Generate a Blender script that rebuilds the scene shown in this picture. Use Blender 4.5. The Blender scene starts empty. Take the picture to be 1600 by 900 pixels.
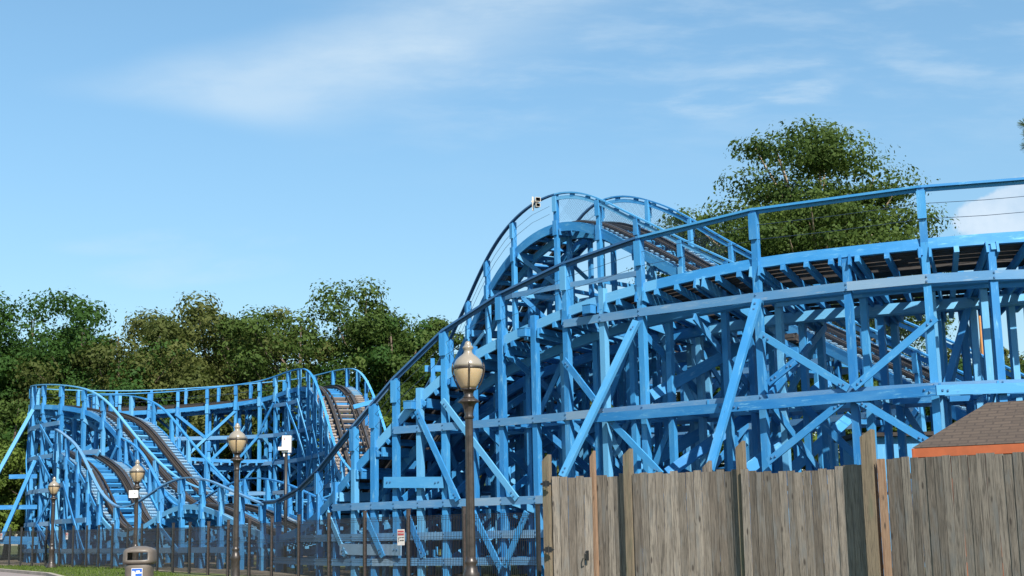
import bpy, math, random
import numpy as np
from mathutils import Vector, Matrix, noise as mnoise
C = bpy.data.collections.new("place"); S = bpy.context.scene
S.collection.children.link(C)
R = math.radians
random.seed(7)

# ------------------------------------------------------------------ camera
F_PX, PITCH, ROLL, EYE = 2200.0, math.atan(386 / 2200), -0.020, 1.6
fwd = Vector((0, math.cos(PITCH), math.sin(PITCH)))
r0 = Vector((1, 0, 0)); u0 = Vector((0, -math.sin(PITCH), math.cos(PITCH)))
cr = (r0 * math.cos(ROLL) + u0 * math.sin(ROLL)); cu = (u0 * math.cos(ROLL) - r0 * math.sin(ROLL))
cam_d = bpy.data.cameras.new("camera"); cam = bpy.data.objects.new("camera", cam_d); C.objects.link(cam)
cam_d.sensor_width = 36; cam_d.lens = 36 * F_PX / 1600; cam_d.clip_end = 3000; cam_d.clip_start = 0.1
m = Matrix((cr, cu, -fwd)).transposed().to_4x4(); m.translation = Vector((0, 0, EYE)); cam.matrix_world = m
S.camera = cam

# ------------------------------------------------------------------ light, sky, exposure
SUN_EL, SUN_DIR = R(43), Vector((0.36, -0.933, 0)).normalized()
sun_vec = Vector((SUN_DIR.x * math.cos(SUN_EL), SUN_DIR.y * math.cos(SUN_EL), math.sin(SUN_EL)))
sd = bpy.data.lights.new("sun", 'SUN'); sd.energy = 5.0; sd.angle = R(0.5); sd.color = (1.0, 0.95, 0.86)
so = bpy.data.objects.new("sun", sd); C.objects.link(so); so.rotation_euler = sun_vec.to_track_quat('Z', 'Y').to_euler()
so.location = (0, 0, 60)
w = bpy.data.worlds.new("World"); S.world = w; w.use_nodes = True
nt = w.node_tree; nt.nodes.clear()
SKY_STRENGTH = 0.10
S.view_settings.view_transform = 'Standard'; S.view_settings.look = 'None'
S.view_settings.exposure = 0.85; S.view_settings.gamma = 1.0; S.view_settings.use_curve_mapping = False
S.cycles.use_denoising = True
S.cycles.max_bounces = 6; S.cycles.transparent_max_bounces = 6


def at(px, py, Y):
    """point on the ray of pixel (px, py) at distance Y in front"""
    d = fwd * F_PX + cr * (px - 800) + cu * (450 - py)
    return Vector((0, 0, EYE)) + d * (Y / d.y)


def gz(y):
    return 0.9 * (1 - math.exp(-max(y, 0) / 38.0))


class N:
    """tiny node helper"""
    def __init__(s, tree): s.t = tree
    def n(s, typ, **kw):
        nd = s.t.nodes.new(typ)
        for k, v in kw.items():
            if k.startswith('i_'):
                key = k[2:]
                key = int(key) if key.isdigit() else key
                s.put(nd.inputs[key], v)
            else: setattr(nd, k, v)
        return nd
    def put(s, sock, v):
        if isinstance(v, bpy.types.NodeSocket): s.t.links.new(v, sock)
        elif isinstance(v, bpy.types.Node): s.t.links.new(v.outputs[0], sock)
        else: sock.default_value = v
    def m(s, op, a, b=0.0, c=None, clamp=False):
        nd = s.t.nodes.new('ShaderNodeMath'); nd.operation = op; nd.use_clamp = clamp
        s.put(nd.inputs[0], a); s.put(nd.inputs[1], b)
        if c is not None: s.put(nd.inputs[2], c)
        return nd.outputs[0]
    def ss(s, v, lo, hi):
        nd = s.t.nodes.new('ShaderNodeMapRange'); nd.interpolation_type = 'SMOOTHSTEP'
        s.put(nd.inputs[0], v); s.put(nd.inputs[1], lo); s.put(nd.inputs[2], hi)
        return nd.outputs[0]
    def mix(s, f, a, b, blend='MIX'):
        nd = s.t.nodes.new('ShaderNodeMix'); nd.data_type = 'RGBA'; nd.blend_type = blend
        s.put(nd.inputs[0], f); s.put(nd.inputs[6], a); s.put(nd.inputs[7], b)
        return nd.outputs[2]
    def noise(s, vec, scale, detail=4, rough=.55, dist=0.0):
        nd = s.t.nodes.new('ShaderNodeTexNoise'); s.put(nd.inputs['Vector'], vec)
        nd.inputs['Scale'].default_value = scale; nd.inputs['Detail'].default_value = detail
        nd.inputs['Roughness'].default_value = rough; nd.inputs['Distortion'].default_value = dist
        return nd.outputs[0]
    def vscale(s, vec, sc, loc=(0, 0, 0), rot=(0, 0, 0)):
        nd = s.t.nodes.new('ShaderNodeMapping'); s.put(nd.inputs[0], vec)
        nd.inputs['Scale'].default_value = sc; nd.inputs['Location'].default_value = loc; nd.inputs['Rotation'].default_value = rot
        return nd.outputs[0]


# --- sky with thin cirrus and one cumulus low at the right, placed by world direction
k = N(nt)
sky = k.n('ShaderNodeTexSky', sky_type='NISHITA', sun_disc=False)
sky.sun_elevation = SUN_EL; sky.sun_rotation = math.atan2(SUN_DIR.x, SUN_DIR.y)
sky.air_density = 1.0; sky.dust_density = 0.35; sky.ozone_density = 2.2
tc = k.n('ShaderNodeTexCoord'); sep = k.n('ShaderNodeSeparateXYZ', i_0=tc.outputs['Generated'])
ysafe = k.m('MAXIMUM', sep.outputs[1], 0.05)
U = k.m('DIVIDE', sep.outputs[0], ysafe); V = k.m('DIVIDE', sep.outputs[2], ysafe)
infront = k.ss(sep.outputs[1], 0.1, 0.3)
uv = k.n('ShaderNodeCombineXYZ', i_0=U, i_1=V).outputs[0]
def UV(px, py):
    p = at(px, py, 1.0); return p.x, p.z - EYE
warp = k.n('ShaderNodeTexNoise', i_Vector=uv); warp.inputs['Scale'].default_value = 5; warp.inputs['Detail'].default_value = 3
wv = k.n('ShaderNodeVectorMath', operation='MULTIPLY_ADD'); k.put(wv.inputs[0], warp.outputs[1]); wv.inputs[1].default_value = (.05, .03, 0); k.put(wv.inputs[2], uv)
uvw = wv.outputs[0]
def halfplane(p, q, soft, src=None):
    """smooth mask, 1 on the left of the line p -> q"""
    (x1, y1), (x2, y2) = UV(*p), UV(*q)
    L = math.hypot(x2 - x1, y2 - y1); nx, ny = -(y2 - y1) / L, (x2 - x1) / L
    s2 = k.n('ShaderNodeSeparateXYZ', i_0=uvw)
    d = k.m('ADD', k.m('MULTIPLY', s2.outputs[0], nx), k.m('MULTIPLY', s2.outputs[1], ny))
    d = k.m('SUBTRACT', d, nx * (x1 + .025) + ny * (y1 + .015))
    return k.ss(d, -soft * .15, soft)
def blob(c, rx, ry, soft=.6, power=1):
    cx, cy = UV(*c); s2 = k.n('ShaderNodeSeparateXYZ', i_0=uvw)
    a = k.m('DIVIDE', k.m('SUBTRACT', s2.outputs[0], cx + .025), rx / 2200); b = k.m('DIVIDE', k.m('SUBTRACT', s2.outputs[1], cy + .015), ry / 2200)
    r2 = k.m('ADD', k.m('MULTIPLY', a, a), k.m('MULTIPLY', b, b))
    return k.m('SUBTRACT', 1.0, k.ss(r2, 1 - soft, 1.0 + soft))
streak = k.noise(k.vscale(uvw, (3.0, 9, 1), rot=(0, 0, R(-12))), 2.6, 7, .62)
streak2 = k.noise(k.vscale(uvw, (5, 22, 1), rot=(0, 0, R(14))), 2.0, 6, .6)
patch = k.noise(uvw, 7, 4, .55)
wedge = k.m('MULTIPLY', halfplane((60, 148), (520, 250), .028), halfplane((900, -90), (60, 124), .036))
wedge = k.m('MULTIPLY', wedge, k.m('SUBTRACT', 1.0, k.ss(U, -.10, .16)))
wedge = k.m('MULTIPLY', wedge, k.m('ADD', .5, k.m('MULTIPLY', k.ss(streak, .22, .68), .5)))
broad = k.m('MULTIPLY', k.ss(V, .235, .34), k.m('MULTIPLY', k.ss(U, -.2, .0), k.ss(streak2, .40, .75)))
small = k.m('ADD', blob((1105, 155), 75, 26), blob((1225, 145), 70, 22))
small = k.m('ADD', small, k.m('MULTIPLY', blob((1330, 105), 300, 16), .35))
small = k.m('MULTIPLY', small, k.ss(streak2, .36, .66))
low = k.m('MULTIPLY', k.m('ADD', blob((280, 380), 180, 20), blob((300, 425), 150, 25)), k.ss(streak, .35, .65))
wedge = k.m('MULTIPLY', wedge, halfplane((400, 262), (900, 105), .055))
cirrus = k.m('ADD', k.m('MULTIPLY', wedge, .52), k.m('MULTIPLY', broad, .24))
cirrus = k.m('ADD', cirrus, k.m('MULTIPLY', small, .26)); cirrus = k.m('ADD', cirrus, k.m('MULTIPLY', low, .18))
haze_band = .05
cirrus = k.m('MULTIPLY', k.m('ADD', cirrus, haze_band), infront, clamp=True)
puff = k.noise(uv, 26, 7, .62)
cb = k.m('ADD', blob((1580, 345), 105, 42, .9), blob((1640, 310), 95, 48, .9))
cum = k.ss(k.m('ADD', cb, k.m('MULTIPLY', k.m('SUBTRACT', puff, .5), 1.6)), .38, .72)
cum = k.m('MULTIPLY', cum, infront)
hsv = k.n('ShaderNodeHueSaturation', i_Hue=.486, i_Saturation=1.12, i_Value=k.m('ADD', .73, k.m('MULTIPLY', k.ss(V, .02, .42), .27)), i_Color=sky.outputs[0])
c1 = k.mix(cirrus, hsv.outputs[0], (4.0, 4.8, 5.4, 1))
c2 = k.mix(k.m('MULTIPLY', cum, .6), c1, k.mix(k.ss(puff, .3, .75), (3.9, 4.5, 5.2, 1), (5.5, 5.7, 6.0, 1)))
bg = k.n('ShaderNodeBackground', i_Color=c2, i_Strength=SKY_STRENGTH)
out = k.n('ShaderNodeOutputWorld'); nt.links.new(bg.outputs[0], out.inputs[0])


# ------------------------------------------------------------------ materials
def new_mat(name):
    mt = bpy.data.materials.new(name); mt.use_nodes = True; t = mt.node_tree; t.nodes.clear()
    kk = N(t); b = kk.n('ShaderNodeBsdfPrincipled'); o = kk.n('ShaderNodeOutputMaterial'); t.links.new(b.outputs[0], o.inputs[0])
    return mt, kk, b
def var_out(kk):
    return kk.n('ShaderNodeAttribute', attribute_name='var').outputs['Fac']
def uvc(kk):
    return kk.n('ShaderNodeUVMap', uv_map='UVMap').outputs[0]

def painted(name, a, b_, worn, wear=.5, rough=.66, grainy=.25):
    mt, kk, b = new_mat(name); v = var_out(kk); u = uvc(kk)
    grain = kk.noise(kk.vscale(u, (1.3, 34, 1)), 2.2, 5, .6, .4)
    blot = kk.noise(kk.vscale(u, (1, 3.5, 1)), 2.3, 5, .65)
    col = kk.mix(kk.m('ADD', kk.m('MULTIPLY', v, .75), kk.m('MULTIPLY', blot, .35), clamp=True), a, b_)
    col = kk.mix(kk.m('MULTIPLY', kk.ss(v, .78, .95), .5), col, worn)
    col = kk.mix(kk.m('MULTIPLY', kk.ss(kk.noise(kk.vscale(u, (.35, 1.2, 1), (2, 5, 0)), 2, 3, .5), .45, .7), .22), col, worn)
    wearm = kk.m('MULTIPLY', kk.ss(kk.m('ADD', kk.m('MULTIPLY', blot, .6), kk.m('MULTIPLY', grain, .5)), .60, .72), wear)
    col = kk.mix(wearm, col, worn)
    dirt = kk.m('MULTIPLY', kk.ss(kk.noise(kk.vscale(u, (2.2, 14, 1), (7, 3, 0)), 2.5, 5, .65), .60, .74), .45)
    col = kk.mix(dirt, col, (.07, .13, .19, 1))
    knot = kk.n('ShaderNodeTexVoronoi'); kk.put(knot.inputs['Vector'], kk.vscale(u, (1.6, 6, 1))); knot.inputs['Scale'].default_value = 1.0
    col = kk.mix(kk.m('MULTIPLY', kk.m('SUBTRACT', 1.0, kk.ss(knot.outputs[0], .02, .07)), .5), col, (.03, .07, .12, 1))
    kk.put(b.inputs['Base Color'], col); b.inputs['Roughness'].default_value = rough; b.inputs['Specular IOR Level'].default_value = .3
    bp = kk.n('ShaderNodeBump', i_Strength=grainy, i_Distance=.01, i_Height=grain); kk.put(b.inputs['Normal'], bp.outputs[0])
    return mt
M = {}
M['blue'] = painted('blue_paint', (.009, .122, .335, 1), (.042, .245, .495, 1), (.14, .35, .52, 1), 1.0)
M['blue_dusty'] = painted('dusty_blue_paint', (.050, .165, .33, 1), (.095, .235, .40, 1), (.23, .30, .36, 1), .8)
M['blue_shaded'] = painted('shaded_blue_paint', (.022, .085, .20, 1), (.035, .11, .24, 1), (.12, .2, .3, 1), .3)  # darker copy of the blue: the handrails' unlit undersides put into the colour
M['blue_worn'] = painted('worn_blue_planks', (.08, .21, .36, 1), (.14, .26, .37, 1), (.24, .24, .23, 1), 1.0, .7)

def wood(name, a, b_, dark, knots=True, rough=.8, sc=1.0, blotc=None):
    mt, kk, b = new_mat(name); v = var_out(kk); u = uvc(kk)
    g1 = kk.noise(kk.vscale(u, (1.0, 26 * sc, 1)), 2.0, 6, .65, .8)
    g2 = kk.noise(kk.vscale(u, (2.5, 90 * sc, 1)), 2.0, 3, .6)
    blot = kk.noise(kk.vscale(u, (.8, 5, 1)), 2.0, 4, .6)
    col = kk.mix(kk.m('ADD', kk.m('MULTIPLY', v, .9), kk.m('MULTIPLY', kk.m('SUBTRACT', blot, .5), .9), clamp=True), a, b_)
    col = kk.mix(kk.m('MULTIPLY', kk.ss(g1, .46, .62), .7), col, dark)
    col = kk.mix(kk.m('MULTIPLY', kk.ss(g2, .5, .7), .55), col, dark)
    if blotc: col = kk.mix(kk.m('MULTIPLY', kk.ss(kk.noise(kk.vscale(u, (.7, 3, 1), (3, 9, 0)), 2, 4, .6), .5, .7), .7), col, blotc)
    if knots:
        kn = kk.n('ShaderNodeTexVoronoi'); kk.put(kn.inputs['Vector'], kk.vscale(u, (1.9, 6.5, 1))); kn.inputs['Scale'].default_value = 1
        col = kk.mix(kk.m('MULTIPLY', kk.m('SUBTRACT', 1.0, kk.ss(kn.outputs[0], .06, .16)), .9), col, (.03, .022, .018, 1))
    kk.put(b.inputs['Base Color'], col); b.inputs['Roughness'].default_value = rough
    bp = kk.n('ShaderNodeBump', i_Strength=.6, i_Distance=.01, i_Height=kk.m('ADD', g1, g2)); kk.put(b.inputs['Normal'], bp.outputs[0])
    return mt
M['fence_wood'] = wood('weathered_fence_wood', (.105, .086, .068, 1), (.255, .220, .182, 1), (.032, .026, .021, 1), blotc=(.13, .13, .125, 1))
M['post_wood'] = wood('greenish_post_wood', (.14, .11, .07, 1), (.20, .155, .105, 1), (.055, .042, .03, 1), blotc=(.10, .105, .065, 1))
M['new_wood'] = wood('new_orange_wood', (.21, .13, .08, 1), (.26, .17, .11, 1), (.13, .065, .035, 1))
M['track_wood'] = wood('brown_track_wood', (.022, .018, .016, 1), (.060, .048, .042, 1), (.010, .009, .008, 1), False)
M['grey_wood'] = wood('grey_step_wood', (.20, .17, .15, 1), (.30, .26, .23, 1), (.09, .07, .06, 1), False)

def plain(name, col, rough=.5, metal=0.0, nz=.25, scale=8, bump=0.0):
    mt, kk, b = new_mat(name); o = kk.n('ShaderNodeTexCoord').outputs['Object']
    n_ = kk.noise(o, scale, 5, .6)
    dk = tuple(c * (1 - nz) for c in col[:3]) + (1,); lt = tuple(min(1, c * (1 + nz)) for c in col[:3]) + (1,)
    kk.put(b.inputs['Base Color'], kk.mix(kk.ss(n_, .3, .7), dk, lt))
    b.inputs['Roughness'].default_value = rough; b.inputs['Metallic'].default_value = metal
    if bump: kk.put(b.inputs['Normal'], kk.n('ShaderNodeBump', i_Strength=bump, i_Distance=.02, i_Height=n_).outputs[0])
    return mt
M['steel'] = plain('worn_rail_steel', (.16, .15, .15), .35, .8)
M['black_metal'] = plain('black_fence_metal', (.014, .014, .015), .45, 0, .3, 20)
M['brown_metal'] = plain('brown_fence_metal', (.035, .025, .022), .5, 0, .3, 20)
M['lamp_metal'] = plain('dark_lamp_metal', (.040, .032, .027), .38, .25, .3, 12)
M['wire'] = plain('galvanised_wire', (.30, .33, .36), .5, .4, .1)
M['dark_wire'] = plain('dark_wire', (.03, .05, .09), .5, .2, .1)
M['bolt'] = plain('bolt_steel', (.035, .12, .25), .5, .3, .1)
M['white'] = plain('white_enamel', (.66, .65, .63), .4, 0, .05)
M['offwhite'] = plain('stained_white', (.42, .38, .33), .5, 0, .2, 14)
M['sign_face'] = plain('aged_sign_face', (.50, .46, .44), .5, 0, .1)
M['red'] = plain('sign_red', (.33, .05, .055), .5, 0, .15)
M['black'] = plain('black_ink', (.015, .015, .016), .5, 0, .1)
M['bin_grey'] = plain('bin_plastic', (.115, .095, .078), .48, 0, .12, 5, .05)
M['sign_blue'] = plain('label_blue', (.02, .10, .42), .4, 0, .1)
M['orange'] = plain('orange_paint', (.36, .09, .03), .6, 0, .12, 4)
M['ride_orange'] = plain('ride_orange_paint', (.45, .20, .06), .5, 0, .1)
M['ride_green'] = plain('ride_green_paint', (.10, .45, .12), .5, 0, .1)
M['dark_roof'] = plain('dark_shed_roof', (.03, .025, .022), .9, 0, .3)
M['bark'] = plain('tree_bark', (.11, .08, .06), .9, 0, .45, 3, .6)
M['pale_bark'] = plain('pale_bark', (.33, .25, .18), .9, 0, .35, 3, .6)
M['concrete'] = plain('path_concrete', (.20, .165, .155), .9, 0, .12, 1.5, .1)
M['kerb'] = plain('kerb_stone', (.28, .24, .2), .9, 0, .2, 2)

mt, kk, b = new_mat('amber_globe'); b.inputs['Roughness'].default_value = .22
kk.put(b.inputs['Base Color'], kk.mix(kk.noise(kk.n('ShaderNodeTexCoord').outputs['Object'], 3, 3), (.33, .24, .135, 1), (.45, .34, .21, 1)))
b.inputs['Subsurface Weight'].default_value = .25; b.inputs['Subsurface Radius'].default_value = (.1, .06, .03); b.inputs['Coat Weight'].default_value = .4
M['globe'] = mt
mt, kk, b = new_mat('smoked_globe_top'); b.inputs['Roughness'].default_value = .25
kk.put(b.inputs['Base Color'], kk.mix(kk.noise(kk.n('ShaderNodeTexCoord').outputs['Object'], 5, 3), (.20, .172, .135, 1), (.29, .255, .205, 1)))
b.inputs['Metallic'].default_value = .08; b.inputs['Coat Weight'].default_value = .5
M['globe_top'] = mt

mt, kk, b = new_mat('asphalt_shingles'); u = uvc(kk)
br = kk.n('ShaderNodeTexBrick'); kk.put(br.inputs['Vector'], u); br.inputs['Scale'].default_value = 1.0
br.inputs['Color1'].default_value = (.040, .028, .021, 1); br.inputs['Color2'].default_value = (.078, .055, .040, 1); br.inputs['Mortar'].default_value = (.018, .012, .010, 1)
br.inputs['Mortar Size'].default_value = .016; br.inputs['Brick Width'].default_value = .3; br.inputs['Row Height'].default_value = .13
kk.put(b.inputs['Base Color'], kk.mix(.45, br.outputs[0], kk.mix(kk.noise(u, 45, 3), (.030, .022, .018, 1), (.13, .098, .075, 1)))); b.inputs['Roughness'].default_value = .95
kk.put(b.inputs['Normal'], kk.n('ShaderNodeBump', i_Strength=.6, i_Distance=.02, i_Height=br.outputs[1]).outputs[0])
M['shingle'] = mt

def leafmat(name, a, b_, c_, trans=.35):
    mt = bpy.data.materials.new(name); mt.use_nodes = True; t = mt.node_tree; t.nodes.clear(); kk = N(t)
    v = kk.n('ShaderNodeAttribute', attribute_name='var').outputs['Fac']
    o = kk.n('ShaderNodeTexCoord').outputs['Object']
    big = kk.ss(kk.noise(o, .45, 3), .35, .68)
    col = kk.mix(v, a, b_); col = kk.mix(kk.m('MULTIPLY', big, .7), col, c_)
    d = kk.n('ShaderNodeBsdfPrincipled', i_Roughness=.65); d.inputs['Specular IOR Level'].default_value = .15; kk.put(d.inputs['Base Color'], col)
    tr = kk.n('ShaderNodeBsdfTranslucent'); kk.put(tr.inputs[0], kk.mix(.5, col, (.09, .14, .02, 1)))
    mx = kk.n('ShaderNodeMixShader', i_0=trans); t.links.new(d.outputs[0], mx.inputs[1]); t.links.new(tr.outputs[0], mx.inputs[2])
    oo = kk.n('ShaderNodeOutputMaterial'); t.links.new(mx.outputs[0], oo.inputs[0]); return mt
M['leaf_dark'] = leafmat('dark_green_leaves', (.018, .050, .010, 1), (.046, .100, .018, 1), (.029, .072, .013, 1))
M['leaf_olive'] = leafmat('olive_leaves', (.038, .056, .013, 1), (.118, .128, .036, 1), (.064, .080, .019, 1))
M['leaf_mid'] = leafmat('mid_green_leaves', (.026, .054, .010, 1), (.082, .122, .026, 1), (.044, .078, .015, 1))
M['leaf_bright'] = leafmat('bright_green_leaves', (.050, .090, .013, 1), (.130, .180, .035, 1), (.075, .115, .020, 1))
M['leaf_red'] = leafmat('reddish_tip_leaves', (.075, .100, .024, 1), (.20, .10, .045, 1), (.10, .13, .03, 1))
M['needles'] = leafmat('pine_needles', (.055, .095, .02, 1), (.13, .16, .035, 1), (.08, .12, .025, 1), .2)

mt, kk, b = new_mat('grass_ground'); o = kk.n('ShaderNodeTexCoord').outputs['Object']
g = kk.mix(kk.ss(kk.noise(o, .8, 6), .35, .65), (.06, .078, .018, 1), (.11, .125, .03, 1))
g = kk.mix(kk.m('MULTIPLY', kk.ss(kk.noise(o, 9, 5), .5, .7), .5), g, (.055, .075, .02, 1)); kk.put(b.inputs['Base Color'], g); b.inputs['Roughness'].default_value = .95
kk.put(b.inputs['Normal'], kk.n('ShaderNodeBump', i_Strength=.8, i_Distance=.05, i_Height=kk.noise(o, 30, 4)).outputs[0])
M['grass'] = mt
mt, kk, b = new_mat('bare_soil'); o = kk.n('ShaderNodeTexCoord').outputs['Object']
g = kk.mix(kk.ss(kk.noise(o, 1.6, 6), .35, .65), (.10, .075, .052, 1), (.23, .18, .13, 1))
g = kk.mix(kk.m('MULTIPLY', kk.ss(kk.noise(o, 1.1, 5), .52, .62), .6), g, (.07, .085, .03, 1)); kk.put(b.inputs['Base Color'], g); b.inputs['Roughness'].default_value = .95
M['soil'] = mt


# ------------------------------------------------------------------ mesh builder
class MB:
    def __init__(s): s.v = []; s.f = []; s.uv = []; s.var = []; s.mi = []; s.smooth = False; s.size = 0
    def quad(s, ids, uvs, var=.5, mi=0): s.f.append(ids); s.uv.append(uvs); s.var.append(var); s.mi.append(mi)
    def hexa(s, P, L, W, H, var=None, mi=0):
        """eight corners: P[0..3] start loop, P[4..7] end loop"""
        if var is None: var = random.random()
        n0 = len(s.v); s.v += [tuple(p) for p in P]; ou, ov = random.random() * 50, random.random() * 50
        sides = [(0, 1, 5, 4, W), (1, 2, 6, 5, H), (2, 3, 7, 6, W), (3, 0, 4, 7, H)]
        for j, (a, b, c, d, q) in enumerate(sides):
            v0 = ov + j * .37
            s.quad((n0 + a, n0 + b, n0 + c, n0 + d), [(ou, v0), (ou, v0 + q), (ou + L, v0 + q), (ou + L, v0)], var, mi)
        s.quad((n0 + 3, n0 + 2, n0 + 1, n0), [(ou, ov), (ou + H, ov), (ou + H, ov + W), (ou, ov + W)], var, mi)
        s.quad((n0 + 4, n0 + 5, n0 + 6, n0 + 7), [(ou, ov), (ou + H, ov), (ou + H, ov + W), (ou, ov + W)], var, mi)
    def beam(s, p0, p1, w, h, side=None, var=None, mi=0):
        """timber from p0 to p1; w is measured along `side` (a rough sideways direction), h across it"""
        p0, p1 = Vector(p0), Vector(p1); t = (p1 - p0); L = t.length
        if L < 1e-5: return s
        t /= L
        if side is None: side = Vector((0, 0, 1)).cross(t) if abs(t.z) < .95 else Vector((1, 0, 0))
        side = Vector(side); side = (side - t * side.dot(t)).normalized(); up = t.cross(side)
        a, b = side * w / 2, up * h / 2
        P = [p0 - a - b, p0 + a - b, p0 + a + b, p0 - a + b, p1 - a - b, p1 + a - b, p1 + a + b, p1 - a + b]
        s.hexa(P, L, w, h, var, mi); s.size = max(s.size, L * max(w, h)); return s
    def box(s, c, sx, sy, sz, rz=0, var=None, mi=0):
        c = Vector(c); q = Vector((math.cos(rz), math.sin(rz), 0))
        return s.beam(c - Vector((0, 0, sz / 2)), c + Vector((0, 0, sz / 2)), sx, sy, q, var, mi)
    def sweep(s, pts, lat, up, w, h, var=None, mi=0):
        """rectangular section swept along pts; lat/up are per-point unit vectors"""
        if var is None: var = random.random()
        n0 = len(s.v); ou, ov = random.random() * 50, random.random() * 50; acc = 0; ls = []
        for i, p in enumerate(pts):
            a, b = lat[i] * w / 2, up[i] * h / 2
            s.v += [tuple(p - a - b), tuple(p + a - b), tuple(p + a + b), tuple(p - a + b)]
            if i: acc += (pts[i] - pts[i - 1]).length
            ls.append(acc)
        for i in range(len(pts) - 1):
            o = n0 + 4 * i
            for j, q in ((0, w), (1, h), (2, w), (3, h)):
                a, b = o + j, o + (j + 1) % 4; v0 = ov + j * .37
                s.quad((a, b, b + 4, a + 4), [(ou + ls[i], v0), (ou + ls[i], v0 + q), (ou + ls[i + 1], v0 + q), (ou + ls[i + 1], v0)], var, mi)
        s.quad((n0 + 3, n0 + 2, n0 + 1, n0), [(0, 0)] * 4, var, mi); e = n0 + 4 * (len(pts) - 1)
        s.quad((e, e + 1, e + 2, e + 3), [(0, 0)] * 4, var, mi); return s
    def tube(s, pts, rads, seg=8, var=.5, mi=0, cap=True):
        pts = [Vector(p) for p in pts]; n0 = len(s.v)
        if not hasattr(rads, '__len__'): rads = [rads] * len(pts)
        ref = Vector((0.31, .2, .93))
        for i, p in enumerate(pts):
            t = (pts[min(i + 1, len(pts) - 1)] - pts[max(i - 1, 0)]).normalized()
            a = t.cross(ref); a = a.normalized() if a.length > 1e-3 else Vector((1, 0, 0)); b = t.cross(a)
            for j in range(seg):
                an = 2 * math.pi * j / seg; s.v.append(tuple(p + (a * math.cos(an) + b * math.sin(an)) * rads[i]))
        for i in range(len(pts) - 1):
            for j in range(seg):
                a, b = n0 + i * seg + j, n0 + i * seg + (j + 1) % seg
                s.quad((a, b, b + seg, a + seg), [(i, j / seg), (i, (j + 1) / seg), (i + 1, (j + 1) / seg), (i + 1, j / seg)], var, mi)
        if cap:
            s.quad(tuple(range(n0 + seg - 1, n0 - 1, -1)), [(0, 0)] * seg, var, mi); e = n0 + (len(pts) - 1) * seg
            s.quad(tuple(range(e, e + seg)), [(0, 0)] * seg, var, mi)
        return s
    def lathe(s, prof, c=(0, 0, 0), seg=24, var=.5, mi=0, flute=0):
        c = Vector(c); n0 = len(s.v)
        for (r, z) in prof:
            for j in range(seg):
                an = 2 * math.pi * j / seg; rr = r * (1 + (flute * math.cos(an * 8) if flute else 0)); s.v.append((c.x + rr * math.cos(an), c.y + rr * math.sin(an), c.z + z))
        for i in range(len(prof) - 1):
            for j in range(seg):
                a, b = n0 + i * seg + j, n0 + i * seg + (j + 1) % seg
                s.quad((a, b, b + seg, a + seg), [(j / seg, i), ((j + 1) / seg, i), ((j + 1) / seg, i + 1), (j / seg, i + 1)], var, mi)
        s.quad(tuple(range(n0 + seg - 1, n0 - 1, -1)), [(0, 0)] * seg, var, mi); e = n0 + (len(prof) - 1) * seg
        s.quad(tuple(range(e, e + seg)), [(0, 0)] * seg, var, mi); return s
    def build(s, name, mats, parent=None, smooth=None, loc=None):
        me = bpy.data.meshes.new(name)
        vs = s.v
        org = Vector(loc) if loc is not None else Vector((0, 0, 0))
        if parent is not None and parent.get('_w') is not None: org = Vector(parent['_w'])
        vs = [(x - org.x, y - org.y, z - org.z) for x, y, z in vs]
        me.from_pydata(vs, [], s.f)
        ul = me.uv_layers.new(name='UVMap'); flat = [c for f in s.uv for uvp in f for c in uvp]; ul.data.foreach_set('uv', flat)
        at_ = me.attributes.new('var', 'FLOAT', 'FACE'); at_.data.foreach_set('value', s.var)
        if not isinstance(mats, (list, tuple)): mats = [mats]
        for mm in mats: me.materials.append(mm)
        me.polygons.foreach_set('material_index', s.mi)
        if smooth or (smooth is None and s.smooth):
            me.polygons.foreach_set('use_smooth', [True] * len(me.polygons))
        me.update()
        o = bpy.data.objects.new(name, me); C.objects.link(o)
        if parent is not None: o.parent = parent
        elif loc is not None: o.location = loc
        if parent is not None and parent.get('_w') is not None: o['_w'] = tuple(parent['_w'])
        return o


def tag(o, label=None, cat=None, group=None, kind=None):
    for kx, vx in (('label', label), ('category', cat), ('group', group), ('kind', kind)):
        if vx: o[kx] = vx
    return o
def thing(name, loc, label, cat, group=None):
    o = bpy.data.objects.new(name, None); C.objects.link(o); o.location = loc; o.empty_display_size = .3
    o['_w'] = tuple(loc); return tag(o, label, cat, group)
def copy_thing(root, loc, label, rz=0, sc=1):
    c = root.copy(); C.objects.link(c); c.location = loc; c.rotation_euler = (0, 0, rz); c.scale = (sc if hasattr(sc, '__len__') else (sc,) * 3); c['label'] = label
    for ch in [x for x in list(bpy.data.objects) if x.parent == root]:
        d = ch.copy(); C.objects.link(d); d.parent = c
        for g_ in [x for x in list(bpy.data.objects) if x.parent == ch]:
            e = g_.copy(); C.objects.link(e); e.parent = d
    return c


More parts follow.
